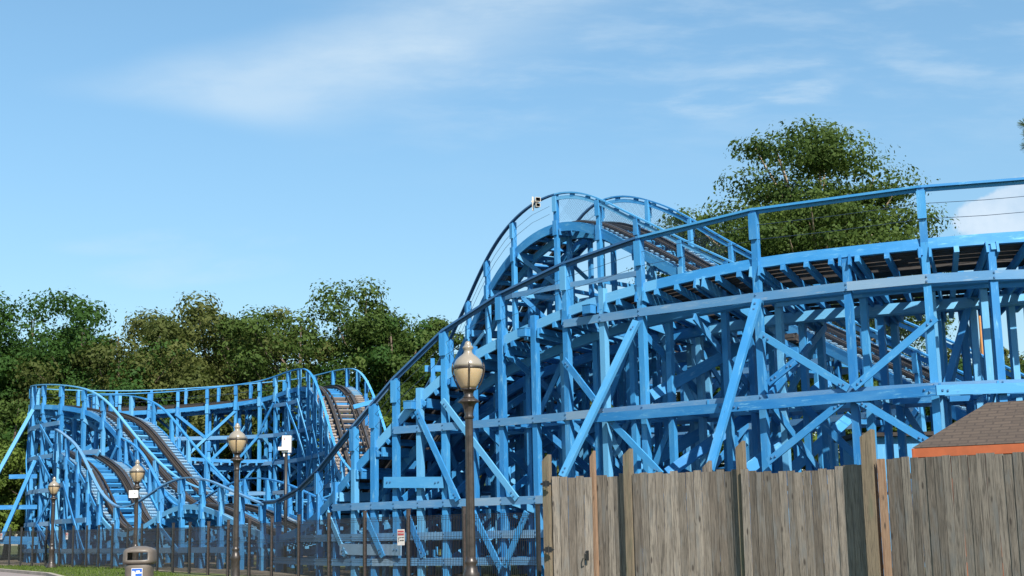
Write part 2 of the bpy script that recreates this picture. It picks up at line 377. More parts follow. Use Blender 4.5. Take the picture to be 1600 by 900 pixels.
# ------------------------------------------------------------------ ground
def sheet(name, mat, x0, x1, ys, dz, label=None, inside=None):
    mb = MB(); nx = 24; pts = {}
    for j, y in enumerate(ys):
        for i in range(nx + 1):
            x = x0 + (x1 - x0) * i / nx; pts[i, j] = len(mb.v); mb.v.append((x, y, gz(y) + dz))
    for j in range(len(ys) - 1):
        for i in range(nx): mb.quad((pts[i, j], pts[i + 1, j], pts[i + 1, j + 1], pts[i, j + 1]), [(0, 0)] * 4)
    o = mb.build(name, mat); o['kind'] = 'structure'; return o
ysg = [-600, -200, -50, -10, 0] + list(range(4, 130, 4)) + [160, 240, 400, 900, 1800]
sheet('ground', M['grass'], -1500, 1500, ysg, 0)
def poly_sheet(name, mat, pts, dz, th=0):
    """flat strip following the ground; pts = list of (left point, right point) pairs"""
    mb = MB()
    for (a, b) in pts:
        mb.v += [(a[0], a[1], gz(a[1]) + dz), (b[0], b[1], gz(b[1]) + dz)]
        if th: mb.v += [(b[0], b[1], gz(b[1]) - .05), (a[0], a[1], gz(a[1]) - .05)]
    q = 4 if th else 2
    for i in range(len(pts) - 1):
        o = i * q; mb.quad((o, o + 1, o + q + 1, o + q), [(0, 0)] * 4)
        if th:
            mb.quad((o + 1, o + 2, o + q + 2, o + q + 1), [(0, 0)] * 4); mb.quad((o + 3, o, o + q, o + q + 3), [(0, 0)] * 4)
    o = mb.build(name, mat); o['kind'] = 'structure'; return o
edge = [(-40.0, 62.0), (-24, 57.6), (-19.9, 53.6), (-14.8, 45.0), (-11.8, 38), (-9.0, 31.5), (-5.5, 25), (-1.5, 19), (2, 13), (5, 6), (6, -10)]
edge2 = []
for i in range(len(edge) - 1):
    for t in range(4):
        edge2.append((edge[i][0] + (edge[i + 1][0] - edge[i][0]) * t / 4, edge[i][1] + (edge[i + 1][1] - edge[i][1]) * t / 4))
edge2.append(edge[-1])
poly_sheet('path', M['concrete'], [((x - 9, y - 3), (x, y)) for x, y in edge2], .006)
poly_sheet('kerb', M['kerb'], [((x, y), (x + .13, y + .1)) for x, y in edge2], .10, 1)
soil = [((-34, 70), (-34, 79))] + [((x, y), (x + 6, y + 22)) for x, y in [(-26, 63), (-20, 59.5), (-16, 55.5), (-12, 48), (-8, 42), (-4, 36.5), (0, 31.5), (4, 27.5), (12, 25)]]
poly_sheet('soil', M['soil'], soil, .005)


# ------------------------------------------------------------------ roller coaster
coaster = thing('roller_coaster', (0, 40, gz(40)), 'sky-blue painted wooden roller coaster with brown tracks on a timber trestle behind the fences', 'roller coaster')
pool = {}     # part name -> list of (score, MB, material)
cam_inv = cam.matrix_world.inverted()
def proj(p):
    q = cam_inv @ Vector(p)
    if q.z > -.1: return None
    return 800 + F_PX * q.x / -q.z, 450 - F_PX * q.y / -q.z, -q.z
def put(name, mb, mat):
    if not mb.v: return
    step = max(1, len(mb.v) // 12); n = 0; sc = 0
    xs = []; ys = []
    for p in mb.v[::step]:
        r = proj(p)
        if r is None: continue
        n += 1
        if -20 < r[0] < 1620 and -20 < r[1] < 905: sc += 1; xs.append(r[0]); ys.append(r[1]); dd = r[2]
    if sc == 0: score = 0
    else: score = math.hypot(max(xs) - min(xs), max(ys) - min(ys)) / dd
    pool.setdefault((name, mat[0].name if isinstance(mat, list) else mat.name), []).append((score, mb, mat))

class Track:
    def __init__(s, ctrl, w, smooth=6):
        pts = [at(c[0], c[1], c[2]) for c in ctrl]
        cen = [p.copy() for p in pts]; n = len(pts)
        bank = [c[4] if len(c) > 4 else 0 for c in ctrl]
        for _ in range(4):
            new = []
            for i in range(n):
                t = cen[min(i + 1, n - 1)] - cen[max(i - 1, 0)]; t.z = 0; t.normalize(); rt = Vector((t.y, -t.x, 0))
                sg = 1 if ctrl[i][3] == 'R' else -1
                new.append(pts[i] - rt * sg * w / 2 - Vector((0, 0, 1)) * bank[i] * sg * w / 2)
            cen = new
        fine = []; fb = []
        for i in range(n - 1):
            p0, p1, p2, p3 = cen[max(i - 1, 0)], cen[i], cen[i + 1], cen[min(i + 2, n - 1)]
            m_ = max(2, int((p2 - p1).length / .2))
            for j in range(m_):
                t = j / m_
                fine.append(.5 * ((2 * p1) + (p2 - p0) * t + (2 * p0 - 5 * p1 + 4 * p2 - p3) * t * t + (3 * p1 - p0 - 3 * p2 + p3) * t ** 3))
                fb.append(bank[i] * (1 - t) + bank[i + 1] * t)
        fine.append(cen[-1]); fb.append(bank[-1])
        A_ = np.array([tuple(p) for p in fine]); B_ = np.array(fb)
        def resample(A_, B_, st):
            d = np.r_[0, np.cumsum(np.linalg.norm(np.diff(A_, axis=0), axis=1))]; q = np.arange(0, d[-1], st)
            return np.stack([np.interp(q, d, A_[:, a]) for a in range(3)], 1), np.interp(q, d, B_)
        A_, B_ = resample(A_, B_, .25)
        for _ in range(smooth * 3):
            A_[1:-1] = (A_[:-2] + 2 * A_[1:-1] + A_[2:]) / 4; B_[1:-1] = (B_[:-2] + 2 * B_[1:-1] + B_[2:]) / 4
        A_, B_ = resample(A_, B_, .25)
        s.p = [Vector(a) for a in A_]; s.b = list(B_); s.w = w; s.n = len(s.p)
        s.shift = {}; s.T = []; s.Rv = []; s.Uv = []; s.H = []
        for i in range(s.n):
            t = (s.p[min(i + 1, s.n - 1)] - s.p[max(i - 1, 0)]).normalized(); h = Vector((t.x, t.y, 0)).normalized()
            r = Vector((h.y, -h.x, s.b[i])).normalized(); r = (r - t * r.dot(t)).normalized()
            s.T.append(t); s.Rv.append(r); s.Uv.append(r.cross(t)); s.H.append(Vector((h.y, -h.x, 0)))
    def off(s, i, r, u=0, z=0): return s.p[i] + s.Rv[i] * r + s.Uv[i] * u + Vector((0, 0, z))
    def line(s, i0, i1, r, u=0, z=0, st=1):
        ids = list(range(i0, i1, st)); ids = ids + [i1 - 1] if ids[-1] != i1 - 1 else ids
        return [s.off(i, r, u, z) for i in ids], [s.Rv[i] for i in ids], [s.Uv[i] for i in ids]
    def px(s, i, r=0): return proj(s.off(i, r))

def find_px(tr, px, r, lo=0, hi=None):
    best = min(range(lo, hi or tr.n), key=lambda i: abs((tr.px(i, r) or (9e9,))[0] - px)); return best

def chunks(i0, i1, L):
    out = []; i = i0
    while i < i1 - 2:
        j = min(i + L, i1); j = i1 if i1 - j < L // 3 else j; out.append((i, min(j + 1, i1))); i = j
    return out

def lay_track(tr, i0, i1, tie=.5, walk='blue', tie_mat='blue', steps=True, guard=True, fas_h=.28, drop=None):
    w = tr.w; gauge = .62; B_ = -(drop if drop is not None else fas_h) + .03
    for (a, b) in chunks(i0, i1, 40):
        for sg in (-1, 1):
            mb = MB()
            for kx in range(3):
                P, L_, U_ = tr.line(a, b, sg * (gauge + .02 * kx), B_ + .04 + .062 * kx); mb.sweep(P, L_, U_, .22 - .03 * kx, .058, mi=0)
            P, L_, U_ = tr.line(a, b, sg * gauge * .97, B_ + .21); mb.sweep(P, L_, U_, .09, .012, mi=1)
            if guard:
                P, L_, U_ = tr.line(a, b, sg * (gauge - .24), B_ + .10); mb.sweep(P, L_, U_, .07, .09, mi=0)
            pool.setdefault(('running_rail', 'x'), []).append((0, mb, [M['track_wood'], M['steel']]))
            mb = MB()
            P, L_, U_ = tr.line(a, b, sg * w / 2, -fas_h / 2 + .02); mb.sweep(P, L_, U_, .06, fas_h)
            put('edge_beam', mb, M['blue'])
            mb = MB()
            P, L_, U_ = tr.line(a, b, sg * .62, B_ - .28); mb.sweep(P, L_, U_, .12, .24)
            put('stringer', mb, M['blue_shaded' if False else 'blue'])
            mb = MB(); nb = 4; r_in = gauge + .22; r_out = w / 2 - .05; pw = (r_out - r_in) / nb
            for q in range(nb):
                P, L_, U_ = tr.line(a, b, sg * (r_in + pw * (q + .5)), B_ + .035); mb.sweep(P, L_, U_, pw * .80, .035)
            if steps:
                for i in range(a, b):
                    if abs(tr.T[i].z) > .22: mb.beam(tr.off(i, sg * (r_in + .02), B_ + .085), tr.off(i, sg * (r_out - .02), B_ + .085), .10, .07, tr.T[i])
            put('walkway', mb, M[{'blue': 'blue_worn', 'grey': 'grey_wood'}.get(walk, 'track_wood')])
    tx = .05 if drop is None else -.05
    step = max(1, int(round(tie / .25)))
    for i in range(i0, i1, step):
        mb = MB(); u = tr.Uv[i]
        mb.beam(tr.off(i, -w / 2 - tx, B_ - .075), tr.off(i, w / 2 + tx, B_ - .075), .10, .14, tr.T[i]); put('crosstie', mb, M[tie_mat])

def hand_rail(tr, i0, i1, sg, h=1.06, w=.13, th=.05, mat='blue_shaded', double=False, wires=2, extra=.06, mesh=False, stations=None):
    w2 = tr.w / 2 + extra
    if stations:
        Q = [tr.p[i] + tr.T[i] * tr.shift.get(i, 0) + tr.Rv[i] * sg * w2 for i in stations]
        for j, (a, b) in enumerate(zip(Q[:-1], Q[1:])):
            n_ = tr.H[stations[j]]; d = (b - a).normalized() * .03; mb = MB()
            mb.beam(a + Vector((0, 0, h)) - d, b + Vector((0, 0, h + .004)) + d, w, th, n_)
            mb.beam(a + Vector((0, 0, h - .06)) - n_ * .03, b + Vector((0, 0, h - .06)) - n_ * .03, .035, .07, n_); put('handrail', mb, M['blue_shaded' if a.x < 2.6 else mat])  # left stretch of the climb's rail coloured as its shaded underside
            mb = MB()
            for f in (.38, .68):
                sag = Vector((0, 0, -.02)); mid = (a + b) / 2 + Vector((0, 0, h * f)) + sag
                mb.tube([a + Vector((0, 0, h * f)), mid, b + Vector((0, 0, h * f))], .0065, 4)
            put('rail_wire', mb, M['dark_wire'])
        return
    for (a, b) in chunks(i0, i1, 60):
        mb = MB(); P = [tr.p[i] + tr.Rv[i] * sg * w2 + Vector((0, 0, h)) for i in range(a, b)]
        L_ = [tr.H[i] for i in range(a, b)]; U_ = [tr.H[i].cross(tr.T[i]).normalized() for i in range(a, b)]
        mb.sweep(P, L_, U_, w, th)
        if double:
            P2 = [p - Vector((0, 0, .16)) for p in P]; mb.sweep(P2, L_, U_, .05, .12)
            for i in range(0, len(P), 3): mb.beam(P[i] - Vector((0, 0, .02)), P[i] - Vector((0, 0, .14)), .06, .18, L_[i])
        put('handrail', mb, M[mat])
        if wires:
            mb = MB()
            for q in range(wires):
                Pq = [tr.p[i] + tr.Rv[i] * sg * w2 + Vector((0, 0, .12 + (h - .2) * (q + 1) / (wires + 1))) for i in range(a, b, 3)]
                mb.tube(Pq, .007, 4)
            put('rail_wire', mb, M['dark_wire'])
        if mesh:
            mb = MB(); st = .075
            for i in range(a, b - 4, 1):
                for f in (0, .33, .66):
                    for dr in (1, -1):
                        j0, j1 = (i, i + 3) if dr > 0 else (i + 3, i)
                        def pt(j, ff): 
                            return tr.p[j].lerp(tr.p[min(j + 1, tr.n - 1)], ff) + tr.Rv[j] * sg * w2
                        p0 = pt(j0, f) + Vector((0, 0, .06)); p1 = pt(j1, f) + Vector((0, 0, h - .1))
                        mb.beam(p0, p1, .0035, .0035, tr.T[i])
            put('wire_mesh', mb, M['dark_wire'])

def trestle(tr, bents, levels, post=(.15, .19), rail_h=1.06, rails=(1, -1), inner=(.62,), girt_h=.2, lat_levels=None, diag=1.0, inner_b=.5, seed=1, cap_post=True, front_diag=True, long_inner=True, modes=None, low=.5, deck_sleeve=True, dbl=.45):
    rnd = random.Random(seed); w2 = tr.w / 2 + .02
    rows = {}
    for bi, i in enumerate(bents):
        t = Vector((tr.T[i].x, tr.T[i].y, 0)).normalized(); rt = tr.H[i]
        offs = [w2, -w2] + [q * s_ for q in inner for s_ in (1, -1)]
        for r in offs:
            outer = abs(r) > w2 - .01
            pz = tr.off(i, r) + tr.T[i] * tr.shift.get(i, 0); g = gz(pz.y) - .1
            base = Vector((pz.x, pz.y, g)); decktop = pz.z - (.02 if outer else .3)
            md = modes.get(i, 'r') if (modes and outer and r > 0) else 'r'
            if md == 'i': continue
            if md in 'nb':
                mb = MB(); mb.beam(base, Vector((pz.x, pz.y, pz.z + (.16 if md == 'n' else -.24))), post[0], post[1], t); put('post', mb, M['blue'])
            elif outer and (1 if r > 0 else -1) in rails:
                top = pz.z + rail_h - .02
                if abs(tr.T[i].z) < 2:
                    mb = MB(); mb.beam(base, Vector((pz.x, pz.y, decktop - .05)), post[0], post[1], t)
                    mb.beam(Vector((pz.x, pz.y, decktop - .05)) , Vector((pz.x, pz.y, top)), post[0] * .96, post[1] * .96, t)
                    if cap_post:   # sleeve boards bolted either side of the deck, wider at the deck and at the rail
                        sd_ = rt * (.5 * post[1] + .028) * (1 if r > 0 else -1)
                        c_ = Vector((pz.x, pz.y, 0)) + sd_
                        if deck_sleeve: mb.beam(c_ + Vector((0, 0, pz.z - .42)), c_ + Vector((0, 0, pz.z + .10)), post[0] * 1.22, .035, t)
                        mb.beam(c_ + Vector((0, 0, pz.z + .42)), c_ + Vector((0, 0, top - .06)), post[0] * 1.18, .04, t)
                    put('post', mb, M['blue'])
            else:
                if decktop - g < .3: continue
                mb = MB(); mb.beam(base, Vector((pz.x, pz.y, decktop)), post[0] * .95, post[1] * .9, t); put('post', mb, M['blue'])
            rows.setdefault(round(r, 2), []).append((bi, i, Vector((pz.x, pz.y, 0)), pz.z, t, rt))
        # cap beam under the ties and transverse girts
        a, b_ = tr.off(i, w2 + .05, -.30) + tr.T[i] * tr.shift.get(i, 0), tr.off(i, -w2 - .05, -.30) + tr.T[i] * tr.shift.get(i, 0)
        for sgn in (-1, 1):
            mb = MB(); q = t * (post[0] / 2 + .028) * sgn; mb.beam(a + q, b_ + q, .05, .24, t); put('cap_beam', mb, M['blue'])
        zl = [l for l in levels if l < min(a.z, b_.z) - .35 and l > gz(a.y) + .25]
        for z in zl:
            q = t * (post[0] / 2 + .027) * rnd.choice((-1, 1)); pa = Vector((a.x, a.y, z)) + q; pb = Vector((b_.x, b_.y, z)) + q
            mb = MB(); mb.beam(pa, pb, .045, girt_h * .8, t); put('cross_girt', mb, M['blue'])
        if diag:
            zz = [gz(a.y) + .1] + zl + [min(a.z, b_.z)]
            for q_ in range(len(zz) - 1):
                if zz[q_ + 1] - zz[q_] < .7 or rnd.random() > diag: continue
                off = t * (post[0] / 2 + .075) * rnd.choice((-1, 1))
                A0, B0 = Vector((a.x, a.y, zz[q_])), Vector((b_.x, b_.y, zz[q_ + 1]))
                if rnd.random() < .5: A0, B0 = Vector((b_.x, b_.y, zz[q_])), Vector((a.x, a.y, zz[q_ + 1]))
                mb = MB(); mb.beam(A0 + off, B0 + off, .045, .17, t); put('diagonal_brace', mb, M['blue'])
                if rnd.random() < dbl:
                    off2 = -off; mb = MB(); mb.beam(Vector((A0.x, A0.y, B0.z)) + off2, Vector((B0.x, B0.y, A0.z)) + off2, .045, .17, t); put('diagonal_brace', mb, M['blue'])
    # longitudinal girts and braces on every row
    for r, lst in rows.items():
        outer = abs(r) > w2 - .03
        if not outer and not long_inner: continue
        sg = 1 if r > 0 else -1
        for z in levels:
            run = []
            def flush(run):
                if len(run) > 1:
                    mb = MB()
                    for (q0, q1) in zip(run[:-1], run[1:]):
                        o0 = q0[5] * sg * (post[1] / 2 + .026); o1 = q1[5] * sg * (post[1] / 2 + .026)
                        P0 = q0[2] + o0 + Vector((0, 0, z)); P1 = q1[2] + o1 + Vector((0, 0, z)); d = (P1 - P0).normalized() * .02
                        mb.beam(P0, P1 + d, .045, girt_h, (o0 + o1))
                        if outer and q0[2].y < 45:
                            for bz in (-.05, .05):
                                c_ = P0 + q0[5] * sg * .028 + Vector((0, 0, bz)); mb.box(c_, .03, .03, .03, mi=1)
                    pool.setdefault(('girt', 'g'), []).append(((run[0][2] - run[-1][2]).length / run[0][2].y + (1 if outer and sg > 0 else 0), mb, [M['blue_dusty'] if outer else M['blue'], M['bolt']]))
            for q in lst:
                ok = q[3] - (low if (outer and sg > 0) else .55) > z > gz(q[2].y) + .2
                if ok and (not run or q[0] - run[-1][0] <= (2 if modes and outer and sg > 0 else 1)): run.append(q)
                else:
                    flush(run); run = [q] if ok else []
            flush(run)
        if not outer and rnd.random() < .3: pass
        for a, b_ in zip(lst[:-1], lst[1:]):
            if b_[0] - a[0] != 1: continue
            zl = [gz(a[2].y) + .1] + [z for z in levels if gz(a[2].y) + .3 < z < min(a[3], b_[3]) - .55] + [min(a[3], b_[3]) - .35]
            for q_ in range(len(zl) - 1):
                if zl[q_ + 1] - zl[q_] < .7: continue
                if rnd.random() > ((.42 if not (sg > 0 and not front_diag) else 0) if outer else inner_b): continue
                o = a[5] * sg * (post[1] / 2 + .07) * (1 if outer else -1)
                z0, z1 = (zl[q_], zl[q_ + 1]) if rnd.random() < .5 else (zl[q_ + 1], zl[q_])
                mb = MB(); mb.beam(a[2] + o + Vector((0, 0, z0)), b_[2] + o + Vector((0, 0, z1)), .045, .15, o); put('diagonal_brace', mb, M['blue'])

# T1: far loop (climb C, flat D, turnaround, drop E) running on into the big hill B
T1 = Track([(1560, 735, 45, 'L'), (1250, 762, 48, 'L'), (1000, 790, 52, 'L'), (800, 800, 57, 'L'), (660, 805, 61.5, 'L'), (575, 792, 64.5, 'L'), (535, 752, 66, 'L'),
            (515, 692, 68.2, 'L'), (498, 635, 70.7, 'L'), (481, 606, 73, 'L', .02), (455, 608, 75.5, 'L', .06), (413, 622, 77.5, 'L', .1), (300, 637, 78, 'L', .16), (200, 643, 77.5, 'L', .16), (130, 645, 76.5, 'L', .18),
            (52, 638, 73.3, 'R', .18), (50, 634, 69.6, 'R', .18), (75, 633, 67, 'R', .15), (105, 635, 65.7, 'R', .1), (142, 643, 64.6, 'R', .05), (170, 662, 63.6, 'R'), (200, 700, 62.4, 'R'), (234, 742, 61.2, 'R'), (264, 772, 60.3, 'R'), (300, 797, 59.5, 'R'), (360, 812, 59, 'R'),
            (440, 820, 59, 'R'), (520, 812, 59, 'R'), (580, 775, 57.5, 'R'), (640, 695, 56, 'R'), (690, 607, 54.5, 'R'), (722, 540, 53, 'R'), (760, 455, 51.2, 'R'), (800, 393, 49.6, 'R'), (850, 352, 48.3, 'R', -.05), (903, 344, 47.4, 'R', -.14),
            (960, 367, 46.4, 'R', -.17), (1010, 394, 45.4, 'R', -.15), (1080, 430, 44.2, 'R', -.1), (1240, 508, 41.6, 'R'), (1380, 578, 38.9, 'R'), (1500, 640, 36.8, 'R'), (1660, 722, 34.4, 'R')], 2.6)
# T2: low back stretch, hump F, small hump, then the long climb A nearest the viewer
T2 = Track([(470, 722, 80, 'R'), (330, 722, 79, 'R'), (200, 712, 77, 'R'), (130, 706, 74, 'R', .1), (92, 704, 67.5, 'R', .1), (90, 706, 63, 'R', .1), (104, 717, 60.8, 'R', .05), (125, 738, 59.2, 'R'), (143, 776, 57.8, 'R'), (163, 816, 56.4, 'R'), (189, 836, 55.2, 'R'), (212, 830, 54.2, 'R'),
            (245, 806, 53.2, 'R'), (287, 788, 51.6, 'R'), (330, 795, 49.8, 'R'), (375, 818, 47.6, 'R'), (421, 839, 45.8, 'R'), (460, 829, 42.6, 'R'), (490, 806, 40.2, 'R')], 2.5)
T3 = Track([(385, 826, 48.0, 'R'), (421, 839, 45.8, 'R'), (460, 829, 42.6, 'R'), (493, 804, 39.8, 'R'), (527, 766, 38.3, 'R'), (559, 724, 37.5, 'R'), (612, 661, 36.8, 'R'), (666, 605, 36.2, 'R'), (742, 547, 35.3, 'R'),
            (783, 529, 34.8, 'R', .03), (879, 484, 33.4, 'R', .1), (1012, 440, 31.6, 'R', .2), (1185, 402, 29.9, 'R', .26), (1320, 386, 28.8, 'R', .27), (1450, 372, 28.0, 'R', .27), (1600, 361, 27.7, 'R', .27), (1760, 352, 28.0, 'R', .27)], 3.3)

# T4: a second, lower deck running behind the climb
T4 = Track([(520, 835, 45, 'R'), (600, 760, 43, 'R'), (700, 678, 41, 'R'), (785, 616, 39.6, 'R'), (880, 566, 38.2, 'R'), (1012, 528, 36.4, 'R', .05), (1120, 506, 35.3, 'R', .1), (1215, 494, 34.4, 'R', .1)], 2.6)
# index marks
def first(tr, cond):
    return next(i for i in range(tr.n) if cond(i))
iA = 8
for _ in range(3):   # the hump's track stops where the climb's begins
    pass
iT = min(range(T2.n), key=lambda i: (T2.p[i] - T3.p[iA]).length); T2.p, T2.T, T2.Rv, T2.Uv, T2.H = [q[:iT + 2] for q in (T2.p, T2.T, T2.Rv, T2.Uv, T2.H)]; T2.n = len(T2.p)
iB = first(T1, lambda i: T1.px(i, 1.3) and T1.px(i, 1.3)[0] > 560 and T1.p[i].y < 60 and i > T1.n * .55)
iCtop = first(T1, lambda i: T1.px(i, -1.3)[0] < 480)
lay_track(T1, 0, iCtop - 6, .5, 'grey', 'grey_wood', fas_h=.20, drop=.10); lay_track(T1, iCtop - 6, iB, .5, 'blue', 'blue', fas_h=.22, drop=.12)
lay_track(T1, iB, T1.n, .5, 'blue', 'blue', fas_h=.31, drop=.14)
lay_track(T2, 0, T2.n, .5, 'blue', 'blue', fas_h=.18)
lay_track(T3, iA, T3.n, .62, 'brown', 'blue', fas_h=.24)
lay_track(T4, 0, T4.n, .62, 'brown', 'blue', fas_h=.24)
hand_rail(T1, 30, iB, 1, .98, mat='blue', wires=1); hand_rail(T1, 30, iB, -1, .98, mat='blue', wires=1)
iBc = first(T1, lambda i: i > iB and T1.px(i, 1.3)[0] > 870)
hand_rail(T1, iB, iBc + 1, 1, 1.05, double=False); hand_rail(T1, iB, iBc + 1, -1, 1.05)
hand_rail(T1, iBc, T1.n, 1, 1.05, double=True, mesh=True, wires=0, mat='blue'); hand_rail(T1, iBc, T1.n, -1, 1.05, double=True, mesh=True, wires=0, mat='blue')
hand_rail(T2, 40, T2.n, 1, .98, mat='blue_dusty', wires=1); hand_rail(T2, 40, T2.n, -1, .98, mat='blue', wires=1)
pass
hand_rail(T3, iA + 30, T3.n, -1, 1.0, mat='blue', wires=1)

far_levels = [1.3, 2.55, 4.1, 5.7, 7.2, 8.8]
trestle(T1, list(range(0, iB, 7)), far_levels, post=(.15, .16), rail_h=.98, seed=3, girt_h=.2, long_inner=False)
trestle(T1, list(range(iB, T1.n, 8)), [1.4, 3.0, 4.7, 6.4, 8.2, 10.0], post=(.14, .17), rail_h=1.05, seed=5, girt_h=.18, long_inner=False, dbl=.1, diag=.6)
trestle(T4, list(range(4, T4.n, 11)), [1.4, 2.9, 4.4], post=(.14, .16), rails=(), seed=21, girt_h=.17, long_inner=False, dbl=.1, diag=.7)
trestle(T2, list(range(0, T2.n - 1, 7)), far_levels, post=(.15, .16), rail_h=.98, seed=8, girt_h=.2, long_inner=False)
zA = [.98, 1.62, at(840, 781, 34.1).z, at(1460, 605, 28).z, at(1460, 435, 28).z]
pxA = [(436, 'r'), (470, 'r'), (500, 'r'), (528, 'n'), (554, 'r'), (585, 'r'), (620, 'r'), (657, 'n'), (696, 'r'), (740, 'n'), (785, 'r'), (836, 'n'), (886, 'r'), (943, 'n'), (1003, 'r'), (1095, 'i'), (1182, 'r'), (1322, 'b'), (1447, 'r'), (1545, 'b'), (1640, 'r'), (1720, 'r')]
mdA = {}
for p, m_ in pxA:
    i = find_px(T3, p, T3.w / 2, iA); i = min(i, T3.n - 2); mdA[i] = m_
    x0, x1 = T3.px(i, T3.w / 2)[0], T3.px(i + 1, T3.w / 2)[0]; T3.shift[i] = max(-.3, min(.3, .25 * (p - x0) / (x1 - x0)))
hand_rail(T3, 0, 0, 1, 1.08, w=.14, th=.05, mat='blue', stations=[iA] + sorted(i for i, m_ in mdA.items() if m_ == 'r' and i > iA + 2))
trestle(T3, sorted(mdA), zA, post=(.15, .16), rail_h=1.08, seed=11, inner=(.62,), girt_h=.19, front_diag=False, modes=mdA, low=.24, deck_sleeve=False, dbl=.05, diag=.55, inner_b=.2)

# hand-placed timbers on the face of the climb nearest the viewer
def Yf(px):
    i = find_px(T3, px, T3.w / 2, iA); q = T3.off(i, T3.w / 2); return q.y, T3.H[i]
def face(p, q, off=.16, w=.15, th=.05, name='diagonal_brace', mat='blue', dY=(0, 0)):
    (y0, n0), (y1, n1) = Yf(p[0]), Yf(q[0]); a = at(p[0], p[1], y0 + dY[0]) + n0 * off; b_ = at(q[0], q[1], y1 + dY[1]) + n1 * off
    mb = MB(); mb.beam(a, b_, th, w, n0 + n1); L = (b_ - a).length; v0 = random.random()
    for t in (.12 / L, .22 / L, 1 - .22 / L, 1 - .12 / L):
        c_ = a.lerp(b_, t) + (n0 + n1).normalized() * (th / 2 + .008) + Vector((0, 0, random.uniform(-.03, .03))); mb.box(c_, .034, .034, .034, mi=1)
    put(name, mb, [M[mat], M['bolt']])
for p, q in [((657, 642), (722, 782)), ((697, 626), (815, 780)), ((888, 563), (944, 636)), ((955, 652), (1040, 742)), ((1193, 523), (1330, 608)), ((1463, 498), (1337, 607)),
             ((1322, 627), (1205, 722)), ((1343, 625), (1452, 692)), ((1205, 600), (1248, 565)), ((575, 800), (605, 870)), ((520, 800), (548, 868)), ((640, 798), (668, 870)), ((745, 800), (790, 890)), ((830, 800), (795, 885))]:
    face(p, q)
# rakers that lean out in front, with the second girt they carry
for (p, q, d) in [((1003, 503), (888, 745), -1.5), ((1190, 470), (1116, 735), -1.5)]:
    face(p, q, .20, .18, .09, 'raker', dY=(0, d))
for a, b_ in [((932, 655), (1150, 638)), ((1150, 638), (1463, 612)), ((1463, 612), (1660, 606))]:
    face(a, b_, .30, .2, .08, 'girt', 'blue')
face((608, 754), (700, 754), .2, .28, .05, 'board', 'blue'); face((542, 858), (634, 859), .2, .28, .05, 'board', 'blue_dusty')
# small painted control boxes hung under the edge of the climb
for bx_, by_, s_ in [(828, 521, .2), (930, 485, .2), (648, 634, .2)]:
    y0, n0 = Yf(bx_); c_ = at(bx_, by_, y0) + n0 * .22
    mb = MB(); mb.beam(c_ - Vector((0, 0, s_ / 2)), c_ + Vector((0, 0, s_ / 2)), s_, s_ * 1.25, n0, .2)
    mb.beam(c_ + Vector((0, 0, s_ / 2)), c_ + Vector((0, 0, s_ / 2 + .012)), s_ + .02, s_ * 1.25 + .02, n0, .6); put('control_box', mb, M['blue'])
for p, q in [((1018, 618, 32.5), (1165, 538, 33.5)), ((1043, 740, 32), (1172, 648, 33)), ((990, 740, 33.5), (1110, 668, 34.5)), ((880, 690, 35), (1060, 600, 36.5)), ((760, 740, 37), (905, 660, 38)), ((745, 660, 37.5), (900, 575, 38.5)), ((640, 790, 38), (790, 715, 39.5)),
             ((770, 640, 38), (845, 602, 38.6)), ((860, 800, 35), (1010, 715, 36)), ((905, 560, 37), (1040, 500, 38)), ((1160, 740, 31.5), (1290, 640, 33)), ((1210, 660, 33), (1300, 590, 34)), ((820, 560, 38), (930, 520, 39)), ((700, 880, 37), (835, 790, 38.5)), ((1230, 740, 33), (1330, 650, 34.5)), ((1060, 700, 36), (1180, 590, 37))]:
    mb = MB(); mb.beam(at(*p), at(*q), .06, .26, (-.2, -1, 0)); put('long_brace', mb, M['blue'])
# outriggers beyond the turnaround on the far left
def free(p, q, w=.17, name='raker', mat='blue', th=.12):
    mb = MB(); mb.beam(at(*p), at(*q), th, w, (0, 1, 0)); put(name, mb, M[mat])
free((52, 640, 67), (-60, 842, 66)); free((55, 720, 67), (2, 842, 66)); free((-60, 794, 66), (58, 792, 67), .2, 'girt'); free((14, 745, 66.6), (58, 744, 67), .2, 'girt')
free((-60, 842, 66), (60, 845, 67), .35, 'girt', th=.9)
free((-60, 700, 70), (56, 640, 68.5)) if False else None
# ledgers sticking out behind the hill crest C
free((552, 636, 66), (590, 626, 66.5), .2, 'board'); free((572, 615, 66.6), (573, 665, 66.6), .14, 'post')
# mast and platform between the two hills
free((664, 576, 50), (700, 576, 50), .22, 'board'); free((676, 560, 49.7), (678, 630, 49.7), .14, 'post')

# pool -> parts: the 100 that show largest on their own, the rest as one
names = {}
for (nm, _), lst in pool.items(): names.setdefault(nm, []).extend(lst)
for nm, lst in names.items():
    lst.sort(key=lambda e: -e[0])
    rest = {}
    for j, (sc, mb, mat) in enumerate(lst):
        if j < 100 and (nm not in ('walkway_cleats', 'wire_mesh') or sc >= 0):
            mb.build(nm, mat, coaster)
        else:
            key = tuple(x.name for x in mat) if isinstance(mat, list) else (mat.name,)
            rest.setdefault(key, (MB(), mat)); g = rest[key][0]; n0 = len(g.v); g.v += mb.v; g.f += [tuple(a + n0 for a in f) for f in mb.f]; g.uv += mb.uv; g.var += mb.var; g.mi += mb.mi
    if rest:     # ONE object for the rest, whatever the materials
        g = MB(); mats = []
        for key, (q, mat) in rest.items():
            base = len(mats); mats += mat if isinstance(mat, list) else [mat]
            n0 = len(g.v); g.v += q.v; g.f += [tuple(a + n0 for a in f) for f in q.f]; g.uv += q.uv; g.var += q.var; g.mi += [x + base for x in q.mi]
        o = g.build(nm, mats, coaster); o['kind'] = 'stuff'


